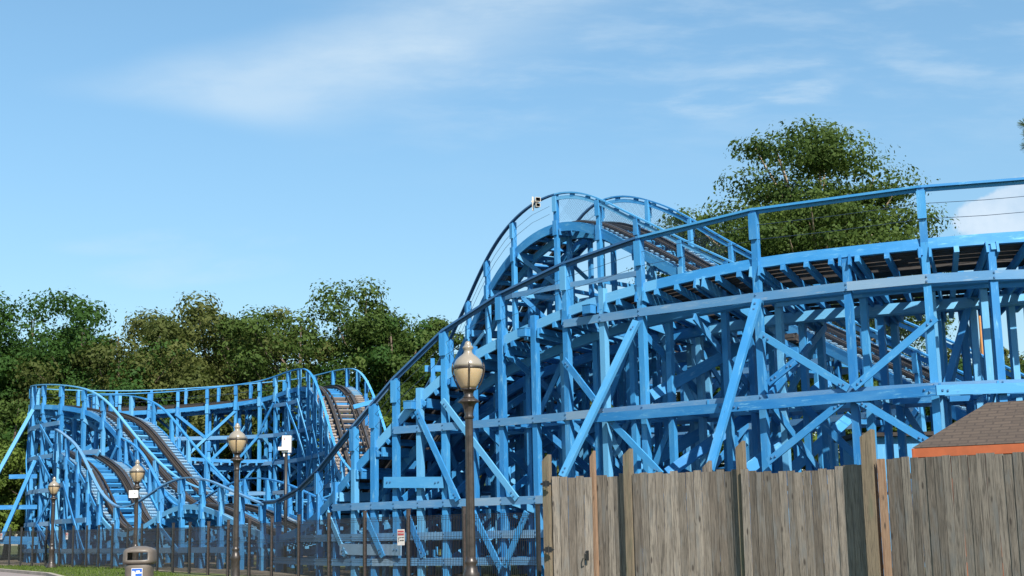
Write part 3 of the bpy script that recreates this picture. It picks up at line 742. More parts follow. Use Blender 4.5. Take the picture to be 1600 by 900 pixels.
# ------------------------------------------------------------------ wooden fence
wf = thing('wooden_fence', (3.5, 24, gz(24)), 'tall weathered plank fence with slanted-top posts before the coaster at right', 'fence')
def topz(px, py, Y): return at(px, py, Y)
def panel(pts, name, parent, mat='fence_wood', bw=.14, seed=0, dark=None):
    """boards side by side along a top line of (px, py, Y)"""
    rnd = random.Random(seed); P = [topz(*p) for p in pts]; mb = MB()
    d = [0]
    for a, b in zip(P[:-1], P[1:]): d.append(d[-1] + math.hypot(b.x - a.x, b.y - a.y))
    n = max(1, int(round(d[-1] / bw))); bw = d[-1] / n
    def pos(s_):
        s_ = min(max(s_, 0), d[-1] - 1e-6); i = max(j for j in range(len(d) - 1) if d[j] <= s_); t = (s_ - d[i]) / (d[i + 1] - d[i]); return P[i].lerp(P[i + 1], t)
    for j in range(n):
        a, b = pos(j * bw + .003), pos((j + 1) * bw - .003); c = (a + b) / 2; dr = Vector((b.x - a.x, b.y - a.y, 0)); L = dr.length; dr.normalize()
        nr = Vector((dr.y, -dr.x, 0)); c = c + nr * (rnd.uniform(-.007, .007)); tz = c.z + rnd.uniform(-.024, .018)
        lean = dr * rnd.uniform(-.010, .010)
        tw = dr * math.cos(rnd.uniform(-.06, .06)) + nr * math.sin(rnd.uniform(-.07, .07))
        mb.beam(Vector((c.x, c.y, gz(c.y) - .05)) - lean, Vector((c.x, c.y, tz)) + lean, L, .02, tw, rnd.random())
    return mb.build(name, M[mat], parent)
panel([(930, 744, 26.3), (968, 742, 26.0)], 'board_panel', wf, seed=1)
panel([(968, 741, 26.0), (986, 740.5, 25.75)], 'board_panel', wf, seed=2)
panel([(988, 740, 25.7), (1060, 737, 25.3), (1132, 735, 24.9)], 'board_panel', wf, seed=3)
panel([(1132, 735, 24.9), (1154, 734, 24.65)], 'board_panel', wf, seed=4)
panel([(1157, 733, 24.5), (1200, 738, 24.2), (1265, 736, 23.8), (1318, 729, 23.5)], 'board_panel', wf, seed=5)
panel([(1318, 728, 23.5), (1349, 725, 23.12)], 'board_panel', wf, seed=6)
panel([(1384, 716, 22.88), (1500, 711, 21.95), (1700, 704, 20.6)], 'board_panel', wf, seed=7)
panel([(1372, 717, 22.96), (1383, 716, 22.88)], 'board_panel', wf, seed=9, bw=.1)
def fpost(px, py, Y, w, name='post', mat='post_wood', parent=wf, rz=.6, slant=.09):
    p = at(px, py, Y); mb = MB(); c = Vector((p.x, p.y, 0)); q = Vector((math.cos(-rz), math.sin(-rz), 0)); nr = Vector((q.y, -q.x, 0)); a, b = q * w / 2, nr * w / 2
    g = gz(p.y) - .1
    P = [c - a - b, c + a - b, c + a + b, c - a + b]; lo = [Vector((v.x, v.y, g)) for v in P]
    hi = [Vector((v.x, v.y, p.z + (slant if i in (1, 2) else -slant * .3))) for i, v in enumerate(P)]
    mb.hexa(lo + hi, p.z - g, w, w, .5); return mb.build(name, M[mat], parent)
for (px, py, Y, w, mt_) in [(854, 718, 26.4, .13, 'post_wood'), (926, 712, 26.2, .085, 'new_wood'), (981, 709, 25.78, .14, 'post_wood'), (1157, 697, 24.62, .135, 'post_wood'), (1355, 680, 23.02, .19, 'post_wood')]:
    fpost(px, py, Y, w, mat=mt_)
fpost(1105, 728, 25.25, .13, mat='fence_wood')
# fresh orange board against the big post
mb = MB(); p = at(1376, 717, 22.84); mb.beam((p.x, p.y, gz(p.y) - .05), (p.x, p.y, p.z), .12, .04, (.85, -.5, 0), .5)
o = mb.build('batten', M['new_wood'], wf); o['label'] = 'fresh orange-brown batten beside the tall post'
# horizontal rails on the back
for (a, b) in [((930, 770, 26.35), (1132, 764, 25.0)), ((1157, 765, 24.6), (1318, 760, 23.6)), ((1384, 745, 22.98), (1700, 735, 20.7))]:
    for dz in (0, -1.3):
        mb = MB(); A0 = at(*a) + Vector((.04, .05, dz)); B0 = at(*b) + Vector((.04, .05, dz)); mb.beam(A0, B0, .04, .09, (.55, .8, 0)); mb.build('fence_rail', M['fence_wood'], wf)
gate = thing('fence_gate', tuple(at(860, 900, 26.3).xy) + (gz(26),), 'narrow plank gate with two black strap hinges at the left end of the wooden fence', 'gate')
gp = panel([(862, 745, 26.35), (924, 744, 26.15)], 'board_panel', gate, seed=21)
mb = MB()
for z in (.55, 1.9): mb.beam(at(862, 745, 26.42).xy.to_3d() + Vector((0, 0, gz(26) + z)), at(922, 745, 26.22).xy.to_3d() + Vector((0, 0, gz(26) + z)), .04, .09, (.5, .85, 0))
mb.build('gate_rail', M['new_wood'], gate)
def hinge(px, py, Y):
    mb = MB(); c = at(px, py, Y); q = Vector((.82, -.57, 0)); nr = Vector((-.57, -.82, 0))
    for sg in (-1, 1):
        mb.beam(c + q * sg * .015, c + q * sg * .07, .014, .10, nr); mb.beam(c + q * sg * .07, c + q * sg * .105, .014, .045, nr); mb.beam(c + q * sg * .105, c + q * sg * .125, .012, .02, nr)
    mb.tube([c - Vector((0, 0, .075)), c + Vector((0, 0, .075))], .012, 8); mb.build('hinge', M['black'], gp)
hinge(853, 756, 26.22); hinge(857, 859, 26.22)
mb = MB(); c = at(918, 868, 26.1); mb.beam(c - Vector((0, 0, .09)), c + Vector((0, 0, .09)), .05, .02, (.82, -.57, 0)); mb.tube([c + Vector((-.03, -.03, .07)), c + Vector((-.05, -.07, .03)), c + Vector((-.05, -.07, -.05)), c + Vector((-.03, -.03, -.08))], .011, 6)
mb.build('latch', M['black'], gp)


# ------------------------------------------------------------------ black wire fence
bf = thing('wire_fence', (-10, 43, gz(43)), 'black welded-wire mesh fence on square posts, crossing in front of the coaster on the left', 'fence')
FP = [(840, 793, 28), (725, 796, 29.6), (638, 800, 31.2), (570, 802.5, 32.8), (514, 805, 34.4), (467, 808, 36), (425, 811, 37.7), (390, 813, 39.3), (357, 815.5, 41), (326, 818, 42.6), (297, 819, 44.2), (271, 820, 45.8), (247, 820.5, 47.4), (222, 821, 49), (200, 821.5, 50.5),
      (176, 822, 52), (155, 823, 53.3), (136, 823.5, 54.6), (115, 824, 55.8), (94, 824.5, 57), (73, 825, 58), (52, 825.5, 59), (34, 826, 60), (16, 826.5, 61), (0, 827, 62), (-20, 828, 63)]
prev = None
for j, (px, py, Y) in enumerate(FP):
    p = at(px, py, Y); mb = MB(); mb.box((p.x, p.y, (p.z + gz(p.y)) / 2), .07, .07, p.z - gz(p.y) + .1, .5); mb.box((p.x, p.y, p.z + .055), .085, .085, .02, .5)
    mb.build('post', M['black_metal'] if j == 0 or j > 9 else M['brown_metal'], bf)
    if prev is not None:
        a, b = prev, p; mb = MB(); L = math.hypot(b.x - a.x, b.y - a.y); n = int(L / .055); drop = .10
        d = Vector((b.x - a.x, b.y - a.y, 0)).normalized(); nr = Vector((d.y, -d.x, 0))
        za, zb = a.z - drop, b.z - drop; ga, gb = gz(a.y) + .06, gz(b.y) + .06
        for q in range(1, n):
            t = q / n; c = a.lerp(b, t); zt = za + (zb - za) * t; zg = ga + (gb - ga) * t
            mb.beam((c.x, c.y, zg), (c.x, c.y, zt), .008, .008, d)
        for f in (0, .03, .06, .32, .35, .38, .64, .67, .70, .94, .97, 1.0):
            o_ = nr * (.03 if f in (.03, .35, .67, .97) else 0)
            mb.beam(Vector((a.x, a.y, ga + (za - ga) * f)) + o_, Vector((b.x, b.y, gb + (zb - gb) * f)) + o_, .007, .007, nr)
        mb.build('mesh_panel', M['black_metal'], bf)
    prev = p


# ------------------------------------------------------------------ lamps
def lamp(px, py, Y, label, group='globe street lamps'):
    top = at(px, py, Y); g = gz(top.y); H = top.z - g
    root = thing('street_lamp', (top.x, top.y, g), label, 'street lamp', group); cx = (top.x, top.y)
    def Z(d): return H - d
    def L(prof, nm, mat, seg=28, sm=True, par=root, flute=0):
        mb = MB(); mb.lathe([(r, Z(d)) for r, d in prof][::-1], (cx[0], cx[1], g), seg, flute=flute); return mb.build(nm, mat, par, smooth=sm)
    gb = L([(.208, .392), (.208, .41), (.200, .46), (.182, .52), (.155, .58), (.125, .635), (.105, .665)], 'globe', M['globe'])
    L([(.012, 0), (.035, .012), (.045, .035), (.05, .06), (.075, .085), (.078, .10), (.058, .125), (.058, .16), (.075, .185), (.13, .225), (.175, .27), (.20, .325), (.208, .375)], 'globe_top', M['globe_top'], par=gb)
    mb = MB(); mb.lathe([(.214, Z(.398)), (.219, Z(.394)), (.219, Z(.374)), (.214, Z(.370))], (cx[0], cx[1], g), 32)
    for q in range(4):
        an = q * math.pi / 2 - math.pi / 2 + .1; pts = []
        for (r, d) in [(.214, .30), (.222, .36), (.222, .42), (.212, .48), (.192, .55), (.165, .61), (.12, .68)]:
            pts.append(Vector((cx[0] + r * math.cos(an), cx[1] + r * math.sin(an), g + Z(d))))
        mb.tube(pts, [.004, .012, .014, .010, .009, .009, .008], 6)
    mb.build('globe_band', M['lamp_metal'], gb, smooth=True)
    L([(.10, .66), (.112, .67), (.112, .69), (.08, .70), (.068, .73), (.066, .77), (.082, .785), (.085, .80)], 'collar', M['lamp_metal'])
    L([(.085, .80), (.11, .815), (.145, .845), (.148, .86), (.10, .875), (.085, .90), (.065, .97), (.056, 1.04), (.066, 1.055), (.066, 1.08), (.05, 1.10)], 'capital', M['lamp_metal'], flute=.035, seg=48)
    mb = MB(); mb.lathe([(.063, .95), (.058, 1.6), (.052, H - 1.09)], (cx[0], cx[1], g), 48, flute=.05); mb.build('pole', M['lamp_metal'], root, smooth=False)
    mb = MB(); mb.lathe([(.21, 0), (.21, .05), (.19, .06), (.18, .12), (.14, .16), (.105, .24), (.098, .62), (.11, .66), (.115, .72), (.095, .76), (.085, .80), (.07, .84), (.085, .875), (.085, .90), (.07, .92), (.064, .96)], (cx[0], cx[1], g), 32); mb.build('base', M['lamp_metal'], root, smooth=True)
    return root
lamp(85, 745, 55.7, 'smallest and farthest globe lamp, dark pole on the grass at the far left')
lamp(215, 718, 43, 'globe lamp rising behind the waste bin with a small white box on its pole')
lamp(371, 661, 32.6, 'middle-sized globe lamp in front of the small hump of the coaster')
lamp(731, 533, 19.6, 'largest and nearest globe lamp standing before the near climb')
# white box on the second lamp
c = at(209, 772, 42.85); mb = MB(); mb.beam(c - Vector((.13, 0, 0)), c + Vector((.13, 0, 0)), .12, .22, (0, 1, 0)); mb.beam(c + Vector((.02, -.07, .04)), c + Vector((.08, -.07, .04)), .03, .03, (0, 1, 0))
mb.beam(c + Vector((-.02, .08, 0)), c + Vector((.12, .08, 0)), .04, .05, (0, 1, 0)); bx = mb.build('junction_box', M['white'], loc=c)
tag(bx, 'small white box strapped to the pole of the lamp behind the waste bin', 'box')


# ------------------------------------------------------------------ waste bin
bp_ = at(219, 853, 27.7); g = gz(bp_.y); BH = bp_.z - g
bn = thing('waste_bin', (bp_.x, bp_.y, g), 'grey-brown domed waste bin with a blue and white label', 'bin')
def sq_ring(mb, prof, c, seg=32, pw=3.2, front=None):
    """rounded-square lathe"""
    n0 = len(mb.v)
    for (r, z) in prof:
        for j in range(seg):
            an = 2 * math.pi * (j + .5) / seg; cs, sn = math.cos(an), math.sin(an); q = (abs(cs) ** pw + abs(sn) ** pw) ** (-1 / pw)
            mb.v.append((c[0] + r * q * cs, c[1] + r * q * sn, c[2] + z))
    for i in range(len(prof) - 1):
        for j in range(seg):
            if front and front(i, j): continue
            a, b = n0 + i * seg + j, n0 + i * seg + (j + 1) % seg; mb.quad((a, b, b + seg, a + seg), [(0, 0)] * 4)
    return n0
mb = MB(); prof = [(.235, 0), (.24, .03), (.255, BH - .42), (.262, BH - .36), (.25, BH - .335)]
n0 = sq_ring(mb, prof, (bp_.x, bp_.y, g)); mb.quad(tuple(range(n0 + 31, n0 - 1, -1)), [(0, 0)] * 32); mb.quad(tuple(range(n0 + 32 * 4, n0 + 32 * 5)), [(0, 0)] * 32)
bb = mb.build('body', M['bin_grey'], bn, smooth=True)
mb = MB(); prof = [(.26, BH - .345), (.29, BH - .33), (.302, BH - .30), (.302, BH - .265), (.296, BH - .12), (.285, BH - .085), (.265, BH - .06), (.2, BH - .03), (.1, BH - .006), (.01, BH)]
n0 = sq_ring(mb, prof, (bp_.x, bp_.y, g), 40, 3.2, front=lambda i, j: i == 3 and (j % 40 in range(26, 34) or j % 40 in range(6, 14)))
lid = mb.build('lid', M['bin_grey'], bn, smooth=True)
sm_ = lid.modifiers.new('thick', 'SOLIDIFY'); sm_.thickness = .014
fr = bp_.y - .262
mb = MB(); xc = bp_.x + .02; zc = BH - .62 + g
mb.box((xc, bp_.y - .262, zc), .21, .006, .40); mb.mi = [0] * len(mb.f)
mb.box((xc, bp_.y - .267, zc), .195, .004, .385, mi=1)
def flat(mb, pts, y, mi):
    n0 = len(mb.v); mb.v += [(x, y, z) for x, z in pts]; mb.quad(tuple(range(n0, n0 + len(pts))), [(0, 0)] * len(pts), .5, mi)
flat(mb, [(xc - .09, zc - .19), (xc - .02, zc - .19), (xc - .03, zc + .10), (xc - .05, zc + .15), (xc - .09, zc + .15)], bp_.y - .2715, 0)
flat(mb, [(xc - .045, zc + .10), (xc + .095, zc + .105), (xc + .095, zc + .125), (xc - .045, zc + .118)], bp_.y - .2718, 0)
flat(mb, [(xc - .02, zc + .125), (xc + .06, zc + .135), (xc + .055, zc + .16), (xc - .015, zc + .155)], bp_.y - .2721, 0)
for q in range(14):
    ax = xc - .08 + .014 * (q % 4); az = zc + .12 - .022 * q; flat(mb, [(ax, az), (ax + .008, az - .006), (ax + .009, az - .003), (ax + .001, az + .003)], bp_.y - .2722, 1)
mb.build('label_plate', [M['white'], M['sign_blue']], bb)


# ------------------------------------------------------------------ signs
def text_mesh(txt, size, mat, parent, loc, rot):
    cu_ = bpy.data.curves.new('lettering', 'FONT'); cu_.body = txt; cu_.size = size; cu_.align_x = 'CENTER'; cu_.align_y = 'CENTER'; cu_.extrude = .001; cu_.offset = size * .02
    to = bpy.data.objects.new('lettering', cu_); C.objects.link(to)
    dg = bpy.context.evaluated_depsgraph_get(); me = bpy.data.meshes.new_from_object(to.evaluated_get(dg)); bpy.data.objects.remove(to)
    me.materials.clear(); me.materials.append(mat); o = bpy.data.objects.new('lettering', me); C.objects.link(o); o.parent = parent; o.location = loc; o.rotation_euler = rot; return o
def danger_sign(px, py, Y, w_, h_, label, rz=-.6):
    c = at(px, py, Y); root = thing('danger_sign', tuple(c), label, 'sign', None); root.rotation_euler = (0, 0, rz); root['_w'] = (0, 0, 0)
    mb = MB(); mb.box((0, 0, 0), w_, .006, h_); sp = mb.build('panel', M['sign_face'], root)
    mb = MB(); mb.box((0, -.005, h_ * .27), w_ * .86, .003, h_ * .30); mb.build('header', M['red'], sp)
    text_mesh('DANGER', w_ * .215, M['sign_face'], sp, (0, -.0085, h_ * .27), (R(90), 0, 0))
    text_mesh('DO NOT', w_ * .17, M['black'], sp, (w_ * .14, -.006, -h_ * .02), (R(90), 0, 0)); text_mesh('ENTER', w_ * .19, M['black'], sp, (w_ * .14, -.006, -h_ * .20), (R(90), 0, 0))
    mb = MB(); mb.lathe([(.001, -.003), (w_ * .055, -.002), (w_ * .055, .002), (.001, .003)], (0, 0, 0), 16)
    hd = MB()
    def fl(pts): 
        n0 = len(hd.v); hd.v += [(x, -.0055, z) for x, z in pts]; hd.quad(tuple(range(n0, n0 + len(pts))), [(0, 0)] * len(pts))
    fx = -w_ * .30; fz = -h_ * .10
    fl([(fx + w_ * .05 * math.cos(t * .785), fz + h_ * .10 + w_ * .05 * math.sin(t * .785)) for t in range(8)])
    fl([(fx - w_ * .07, fz + h_ * .05), (fx - w_ * .03, fz - h_ * .10), (fx + w_ * .03, fz - h_ * .10), (fx + w_ * .07, fz + h_ * .05)])
    fl([(fx - w_ * .03, fz - h_ * .10), (fx - w_ * .05, fz - h_ * .20), (fx + w_ * .05, fz - h_ * .20), (fx + w_ * .03, fz - h_ * .10)]); hd.build('pictogram', M['black'], sp)
danger_sign(626.5, 839.5, 31.35, .20, .345, 'red and white danger sign on the black wire fence near the right lamp')
danger_sign(104.5, 837.5, 56.1, .13, .26, 'small pale warning sign on the black fence just right of the smallest lamp')
danger_sign(2, 838, 61.5, .13, .26, 'small pale warning sign on the black fence at the left edge')

# white equipment box on a dark pole
c = at(447, 692, 44); g = gz(c.y); eb = thing('equipment_pole', (c.x, c.y, g), 'white equipment box with a tray on a slim dark pole behind the small hump', 'equipment box')
mb = MB(); mb.beam(c + Vector((.02, 0, -.30)), c + Vector((.03, 0, .22)), .28, .18, (1, 0, 0)); ebx = mb.build('box', M['white'], eb)
mb = MB(); mb.beam(c + Vector((-.22, -.03, -.18)), c + Vector((.10, -.03, -.18)), .26, .10, (0, 1, 0)); mb.build('tray', M['white'], eb)
mb = MB(); mb.box(c + Vector((-.03, 0, -.36)), .09, .09, .12); mb.box(c + Vector((.10, 0, -.36)), .06, .06, .05); mb.build('bracket', M['white'], eb)
mb = MB(); mb.tube([(c.x, c.y, g - .05), (c.x, c.y, c.z - .28)], .055, 12); mb.build('pole', M['black_metal'], eb, smooth=True)
mb = MB(); mb.box(c + Vector((-.03, -.10, .12)), .05, .004, .03); mb.build('marking', M['red'], ebx)

# floodlights on the crest of the big hill
ix = find_px(T1, 838, 1.36, iB); q = T1.off(ix, 1.42) + Vector((0, -.1, 1.0)); fl = thing('loudspeaker', tuple(q), 'pair of stained white horn units clamped to the handrail on top of the big hill', 'loudspeaker')
for dz, sc in ((.03, .6), (-.17, .5)):
    mb = MB(); a, b_ = Vector((-.02, 0, dz)), Vector((.06, -.22, dz + .02)); a += q; b_ += q; d = (b_ - a).normalized(); sd_ = d.cross(Vector((0, 0, 1))).normalized(); up = sd_.cross(d)
    n0 = len(mb.v)
    for (t, r) in ((0, .05), (.35, .06), (1, .15 * sc), (1.0, .125 * sc), (.5, .04)):
        for (x, y) in ((-1.1, -1), (1.1, -1), (1.1, 1), (-1.1, 1)): mb.v.append(tuple(a.lerp(b_, t) + sd_ * x * r + up * y * r * .9))
    for i in range(4):
        for j in range(4): mb.quad((n0 + i * 4 + j, n0 + i * 4 + (j + 1) % 4, n0 + i * 4 + 4 + (j + 1) % 4, n0 + i * 4 + 4 + j), [(0, 0)] * 4, .5, 1 if i == 3 else 0)
    mb.quad((n0 + 16, n0 + 17, n0 + 18, n0 + 19), [(0, 0)] * 4, .5, 1); mb.quad((n0 + 3, n0 + 2, n0 + 1, n0), [(0, 0)] * 4)
    mb.build('horn', [M['offwhite'], M['black']], fl)
mb = MB(); mb.beam(q + Vector((-.12, .02, -.3)), q + Vector((-.12, .02, .2)), .06, .06); mb.beam(q + Vector((-.18, .02, .03)), q + Vector((.05, .02, .03)), .05, .05); mb.build('bracket', M['offwhite'], fl)


# ------------------------------------------------------------------ orange building with shingle roof
oh = thing('shingled_hut', (9.0, 25, gz(25)), 'low orange building with a brown shingled hip roof behind the wooden fence', 'building')
E0 = at(1425, 700, 23.8); E1 = at(1700, 683, 22.4); al = Vector((E1.x - E0.x, E1.y - E0.y, 0)).normalized(); al3 = (E1 - E0).normalized(); inn = Vector((-al.y, al.x, 0)); ez = E0.z
E1 = E0 + al * 5.5; half = 1.55; rise = at(1535, 632, 25.0).z - ez
mb = MB(); r_a = E0 + inn * half + al * half * .62 + Vector((0, 0, rise)); r_b = E1 + inn * half + Vector((0, 0, rise)); B0 = E0 + inn * 2 * half; B1 = E1 + inn * 2 * half
def rq(pts):
    n0 = len(mb.v); mb.v += [tuple(p) for p in pts]; mb.quad(tuple(range(n0, n0 + len(pts))), [(((p - E0).dot(al)), (p - E0).dot(inn) * 1.25 + p.z * .01) for p in pts])
rq([E0, E1, r_b, r_a]); rq([B1, B0, r_a, r_b])
n0 = len(mb.v); mb.v += [tuple(p) for p in (B0, E0, r_a)]; mb.quad((n0, n0 + 1, n0 + 2), [(0, 0), (3.1, 0), (1.5, 2)])
mb.build('roof', M['shingle'], oh)
mb = MB()
mb.beam(E0 - al * .01 + inn * .02 - Vector((0, 0, .085)), E1 + inn * .02 - Vector((0, 0, .085)), .03, .15, inn); mb.beam(E0 + al * .02 - Vector((0, 0, .085)), B0 + al * .02 - Vector((0, 0, .085)), .03, .15, al)
mb.build('fascia', M['orange'], oh)
mb = MB(); wl = [E0 + al * .3 + inn * .3, E1 + inn * .3, B1 - inn * .3, B0 + al * .3 - inn * .3]; g = gz(24)
for a, b_ in zip(wl, wl[1:] + wl[:1]): mb.beam(Vector((a.x, a.y, g + (ez - g) / 2 - .05)), Vector((b_.x, b_.y, g + (ez - g) / 2 - .05)), .1, ez - g - .06, Vector((b_.y - a.y, a.x - b_.x, 0)))
mb.build('wall', M['orange'], oh)
# blue maintenance shed under the trestle
sh = thing('maintenance_shed', (12.4, 38.5, gz(38)), 'small dark-roofed blue shed under the trestle, just left of the orange building', 'shed')
c = at(1425, 760, 37.5); g = gz(37.5); tz = at(1425, 682, 37.5).z
mb = MB(); mb.box((c.x, c.y + 1, (g + tz) / 2), 2.6, 2.0, tz - g); mb.build('wall', M['blue'], sh)
mb = MB(); mb.box((c.x, c.y + 1, tz + .06), 3.0, 2.4, .10); mb.build('roof', M['dark_roof'], sh)
mb = MB(); 
for a_, b_ in (((-.5, -.9), (-.5, .75)), ((.4, -.9), (.4, .75)), ((-.5, .75), (.4, .75))): mb.beam((c.x + a_[0], c.y - .02, (g + tz) / 2 + a_[1]), (c.x + b_[0], c.y - .02, (g + tz) / 2 + b_[1]), .08, .08, (1, 0, 0))
mb.build('door_frame', M['blue_dusty'], sh)

# far ride seen under the deck at the right
rd = thing('thrill_ride', (25, 75, gz(75)), 'distant ride with orange posts and green truss glimpsed beneath the coaster deck at right', 'ride')
for px in (1524, 1790):
    a = at(px, 392, 75); mb = MB(); mb.tube([(a.x, a.y, gz(75) - .1), (a.x, a.y, a.z)], .12, 10); mb.build('post', M['ride_orange'], rd, smooth=True)
mb = MB(); p0, p1 = at(1465, 404, 74.5), at(1680, 398, 74.5)
for dz in (0, .5): mb.beam(p0 + Vector((0, 0, dz)), p1 + Vector((0, 0, dz)), .1, .1)
for j in range(14):
    a, b_ = p0.lerp(p1, j / 14), p0.lerp(p1, (j + 1) / 14); mb.beam(a + Vector((0, 0, .5 * (j % 2))), b_ + Vector((0, 0, .5 * ((j + 1) % 2))), .07, .07)
mb.build('truss', M['ride_green'], rd)


# ------------------------------------------------------------------ trees
def leaves_mesh(name, cl, per, leaf, rng, mat, flat_=.62, elong=.6):
    """cl: list of (center, radius). Leaf quads spread over each clump's volume"""
    cen = np.array([c for c, r in cl]); rad = np.array([r for c, r in cl]); n = per * len(cl); idx = np.repeat(np.arange(len(cl)), per)
    d = rng.normal(size=(n, 3)); d /= np.linalg.norm(d, axis=1)[:, None]
    rr = .35 + .65 * rng.random(n) ** .55
    lump = 1 + .35 * np.sin(d[:, 0] * 5 + idx * 1.7) * np.cos(d[:, 1] * 6 + idx) 
    P = cen[idx] + d * (rr * rad[idx] * lump)[:, None] * np.array([1, 1, flat_])
    nr = d * 1.25 + rng.normal(size=(n, 3)) * .5 + np.array([0, 0, .35]); nr /= np.linalg.norm(nr, axis=1)[:, None]
    a = np.cross(nr, rng.normal(size=(n, 3))); a /= np.linalg.norm(a, axis=1)[:, None]; b = np.cross(nr, a)
    sz = leaf * (.45 + 1.0 * rng.random(n) ** 1.5); A = a * sz[:, None] * .5; B = b * (sz * elong)[:, None] * .5
    V_ = np.stack([P - A, P - B * 1.0 + A * .1, P + A, P + B * 1.0 + A * .1], 1).reshape(-1, 3)
    me = bpy.data.meshes.new(name); me.vertices.add(4 * n); me.vertices.foreach_set('co', V_.ravel())
    me.loops.add(4 * n); me.loops.foreach_set('vertex_index', np.arange(4 * n)); me.polygons.add(n)
    me.polygons.foreach_set('loop_start', np.arange(0, 4 * n, 4)); me.polygons.foreach_set('loop_total', np.full(n, 4))
    me.update(calc_edges=True)
    av = me.attributes.new('var', 'FLOAT', 'FACE'); tone = rng.random(len(cl)); av.data.foreach_set('value', np.clip(tone[idx] * .6 + rng.random(n) * .45, 0, 1).astype(np.float32))
    me.materials.append(mat); return me

def tree(px, py, Y, rx, label, mat='leaf_dark', name='broadleaf_tree', cat='tree', group='woodland trees behind the coaster', n=46, per=420, leaf=.34, base=.10, seed=0, layer=False, bark='bark', flat_=.62, squash=1.0, gap=0):
    rng = np.random.default_rng(seed + 100); top = at(px, py, Y); g = gz(Y); H = top.z - g; root = thing(name, (top.x, top.y, g), label, cat, group)
    zb = H * base; cz = (H + zb) / 2; rz = (H - zb) / 2; cl = []; limbs = MB()
    lob = rng.random(6) * 6.28
    while len(cl) < n:
        d = rng.normal(size=3); d /= np.linalg.norm(d)
        an = math.atan2(d[1], d[0]); q = 1 + .16 * math.sin(2 * an + lob[0]) + .12 * math.sin(3 * an + lob[1] + d[2] * 3)
        r = (.35 + .65 * rng.random() ** .6) if len(cl) > n * .2 else rng.random() * .5
        prof = 1 if d[2] > -.2 else .9
        prof *= (1 - .42 * max(0, d[2] * r + .15)) if layer else 1
        p = np.array([d[0] * rx * q * r * prof, d[1] * rx * q * r * prof, cz + d[2] * rz * r * .93])
        R_ = rx * (.16 + .15 * rng.random()); p[2] = min(p[2], H - R_ * flat_ * .9)
        if layer: R_ *= 1.0; p[2] = round(p[2] / 1.35) * 1.35 + rng.normal() * .15
        cl.append((p, R_))
    me = leaves_mesh(name + '_crown', cl, per, leaf, rng, M[mat], flat_); cr_ = bpy.data.objects.new('crown', me); C.objects.link(cr_); cr_.parent = root
    tr = max(.12, H * .018); fork = H * (base + .22); lean = rng.normal() * .3
    trunk = [(0, 0, -.2), (lean * .2, .05, fork * .5), (lean * .5, .1, fork), (lean * .4, 0, H * .62), (lean, 0, H * .86)]
    limbs.v = []; limbs.tube(trunk, [tr * 1.4, tr, tr * .8, tr * .45, tr * .15], 10)
    for j in range(0, len(cl), 2):
        p = Vector(cl[j][0]); z0 = max(fork * .8, min(p.z * .72, H * .7)); a = Vector((lean * .4, 0, z0)); mid = a.lerp(p, .5) + Vector((rng.normal() * .2, rng.normal() * .2, -.1 * (p - a).length + .3))
        limbs.tube([a, mid, p], [tr * .36, tr * .2, tr * .06], 5)
    limbs.build('trunk', M[bark], None).parent = root
    return root
# MB.build with parent uses '_w' offsets; tree limbs are already local
T_ = [(-30, 446, 93, 6.4, 'leaf_dark', 'dark green tree cut off by the left edge'),
      (55, 443, 96, 6.6, 'leaf_dark', 'tall dark green tree with feathery top at the far left'),
      (138, 456, 93, 5.9, 'leaf_dark', 'dark green tree with a rounded top, second crown from the left edge'),
      (262, 456, 99, 6.6, 'leaf_olive', 'broad olive-green oak crown, left of the middle of the wood'),
      (330, 462, 97, 5.6, 'leaf_olive', 'olive-green oak joined to the right of the broad oak'),
      (395, 460, 96, 5.6, 'leaf_olive', 'yellowish olive tree between the oaks and the darker trees'),
      (468, 452, 94, 6.2, 'leaf_mid', 'mid-green tree left of the highest crown of the wood'),
      (568, 434, 95, 5.6, 'leaf_mid', 'tallest mid-green tree of the wood, its narrow top highest above the small hill'),
      (618, 466, 93, 5.0, 'leaf_dark', 'dark tree filling the dip between the two peaks right of centre of the wood'),
      (655, 458, 97, 4.0, 'leaf_mid', 'mid-green tree with a narrow peak near the right end of the wood'),
      (690, 505, 92, 4.2, 'leaf_mid', 'mid-green tree at the right end of the wood beside the big hill'),
      (190, 472, 91, 5.0, 'leaf_olive', 'smaller yellow-olive tree in front of the gap between dark and olive crowns')]
for j, (px, py, Y, rx, mt_, lb) in enumerate(T_):   # the tall row
    tree(px, py, Y, rx * 1.08, lb, mt_, seed=j, n=84, per=560, leaf=.27)
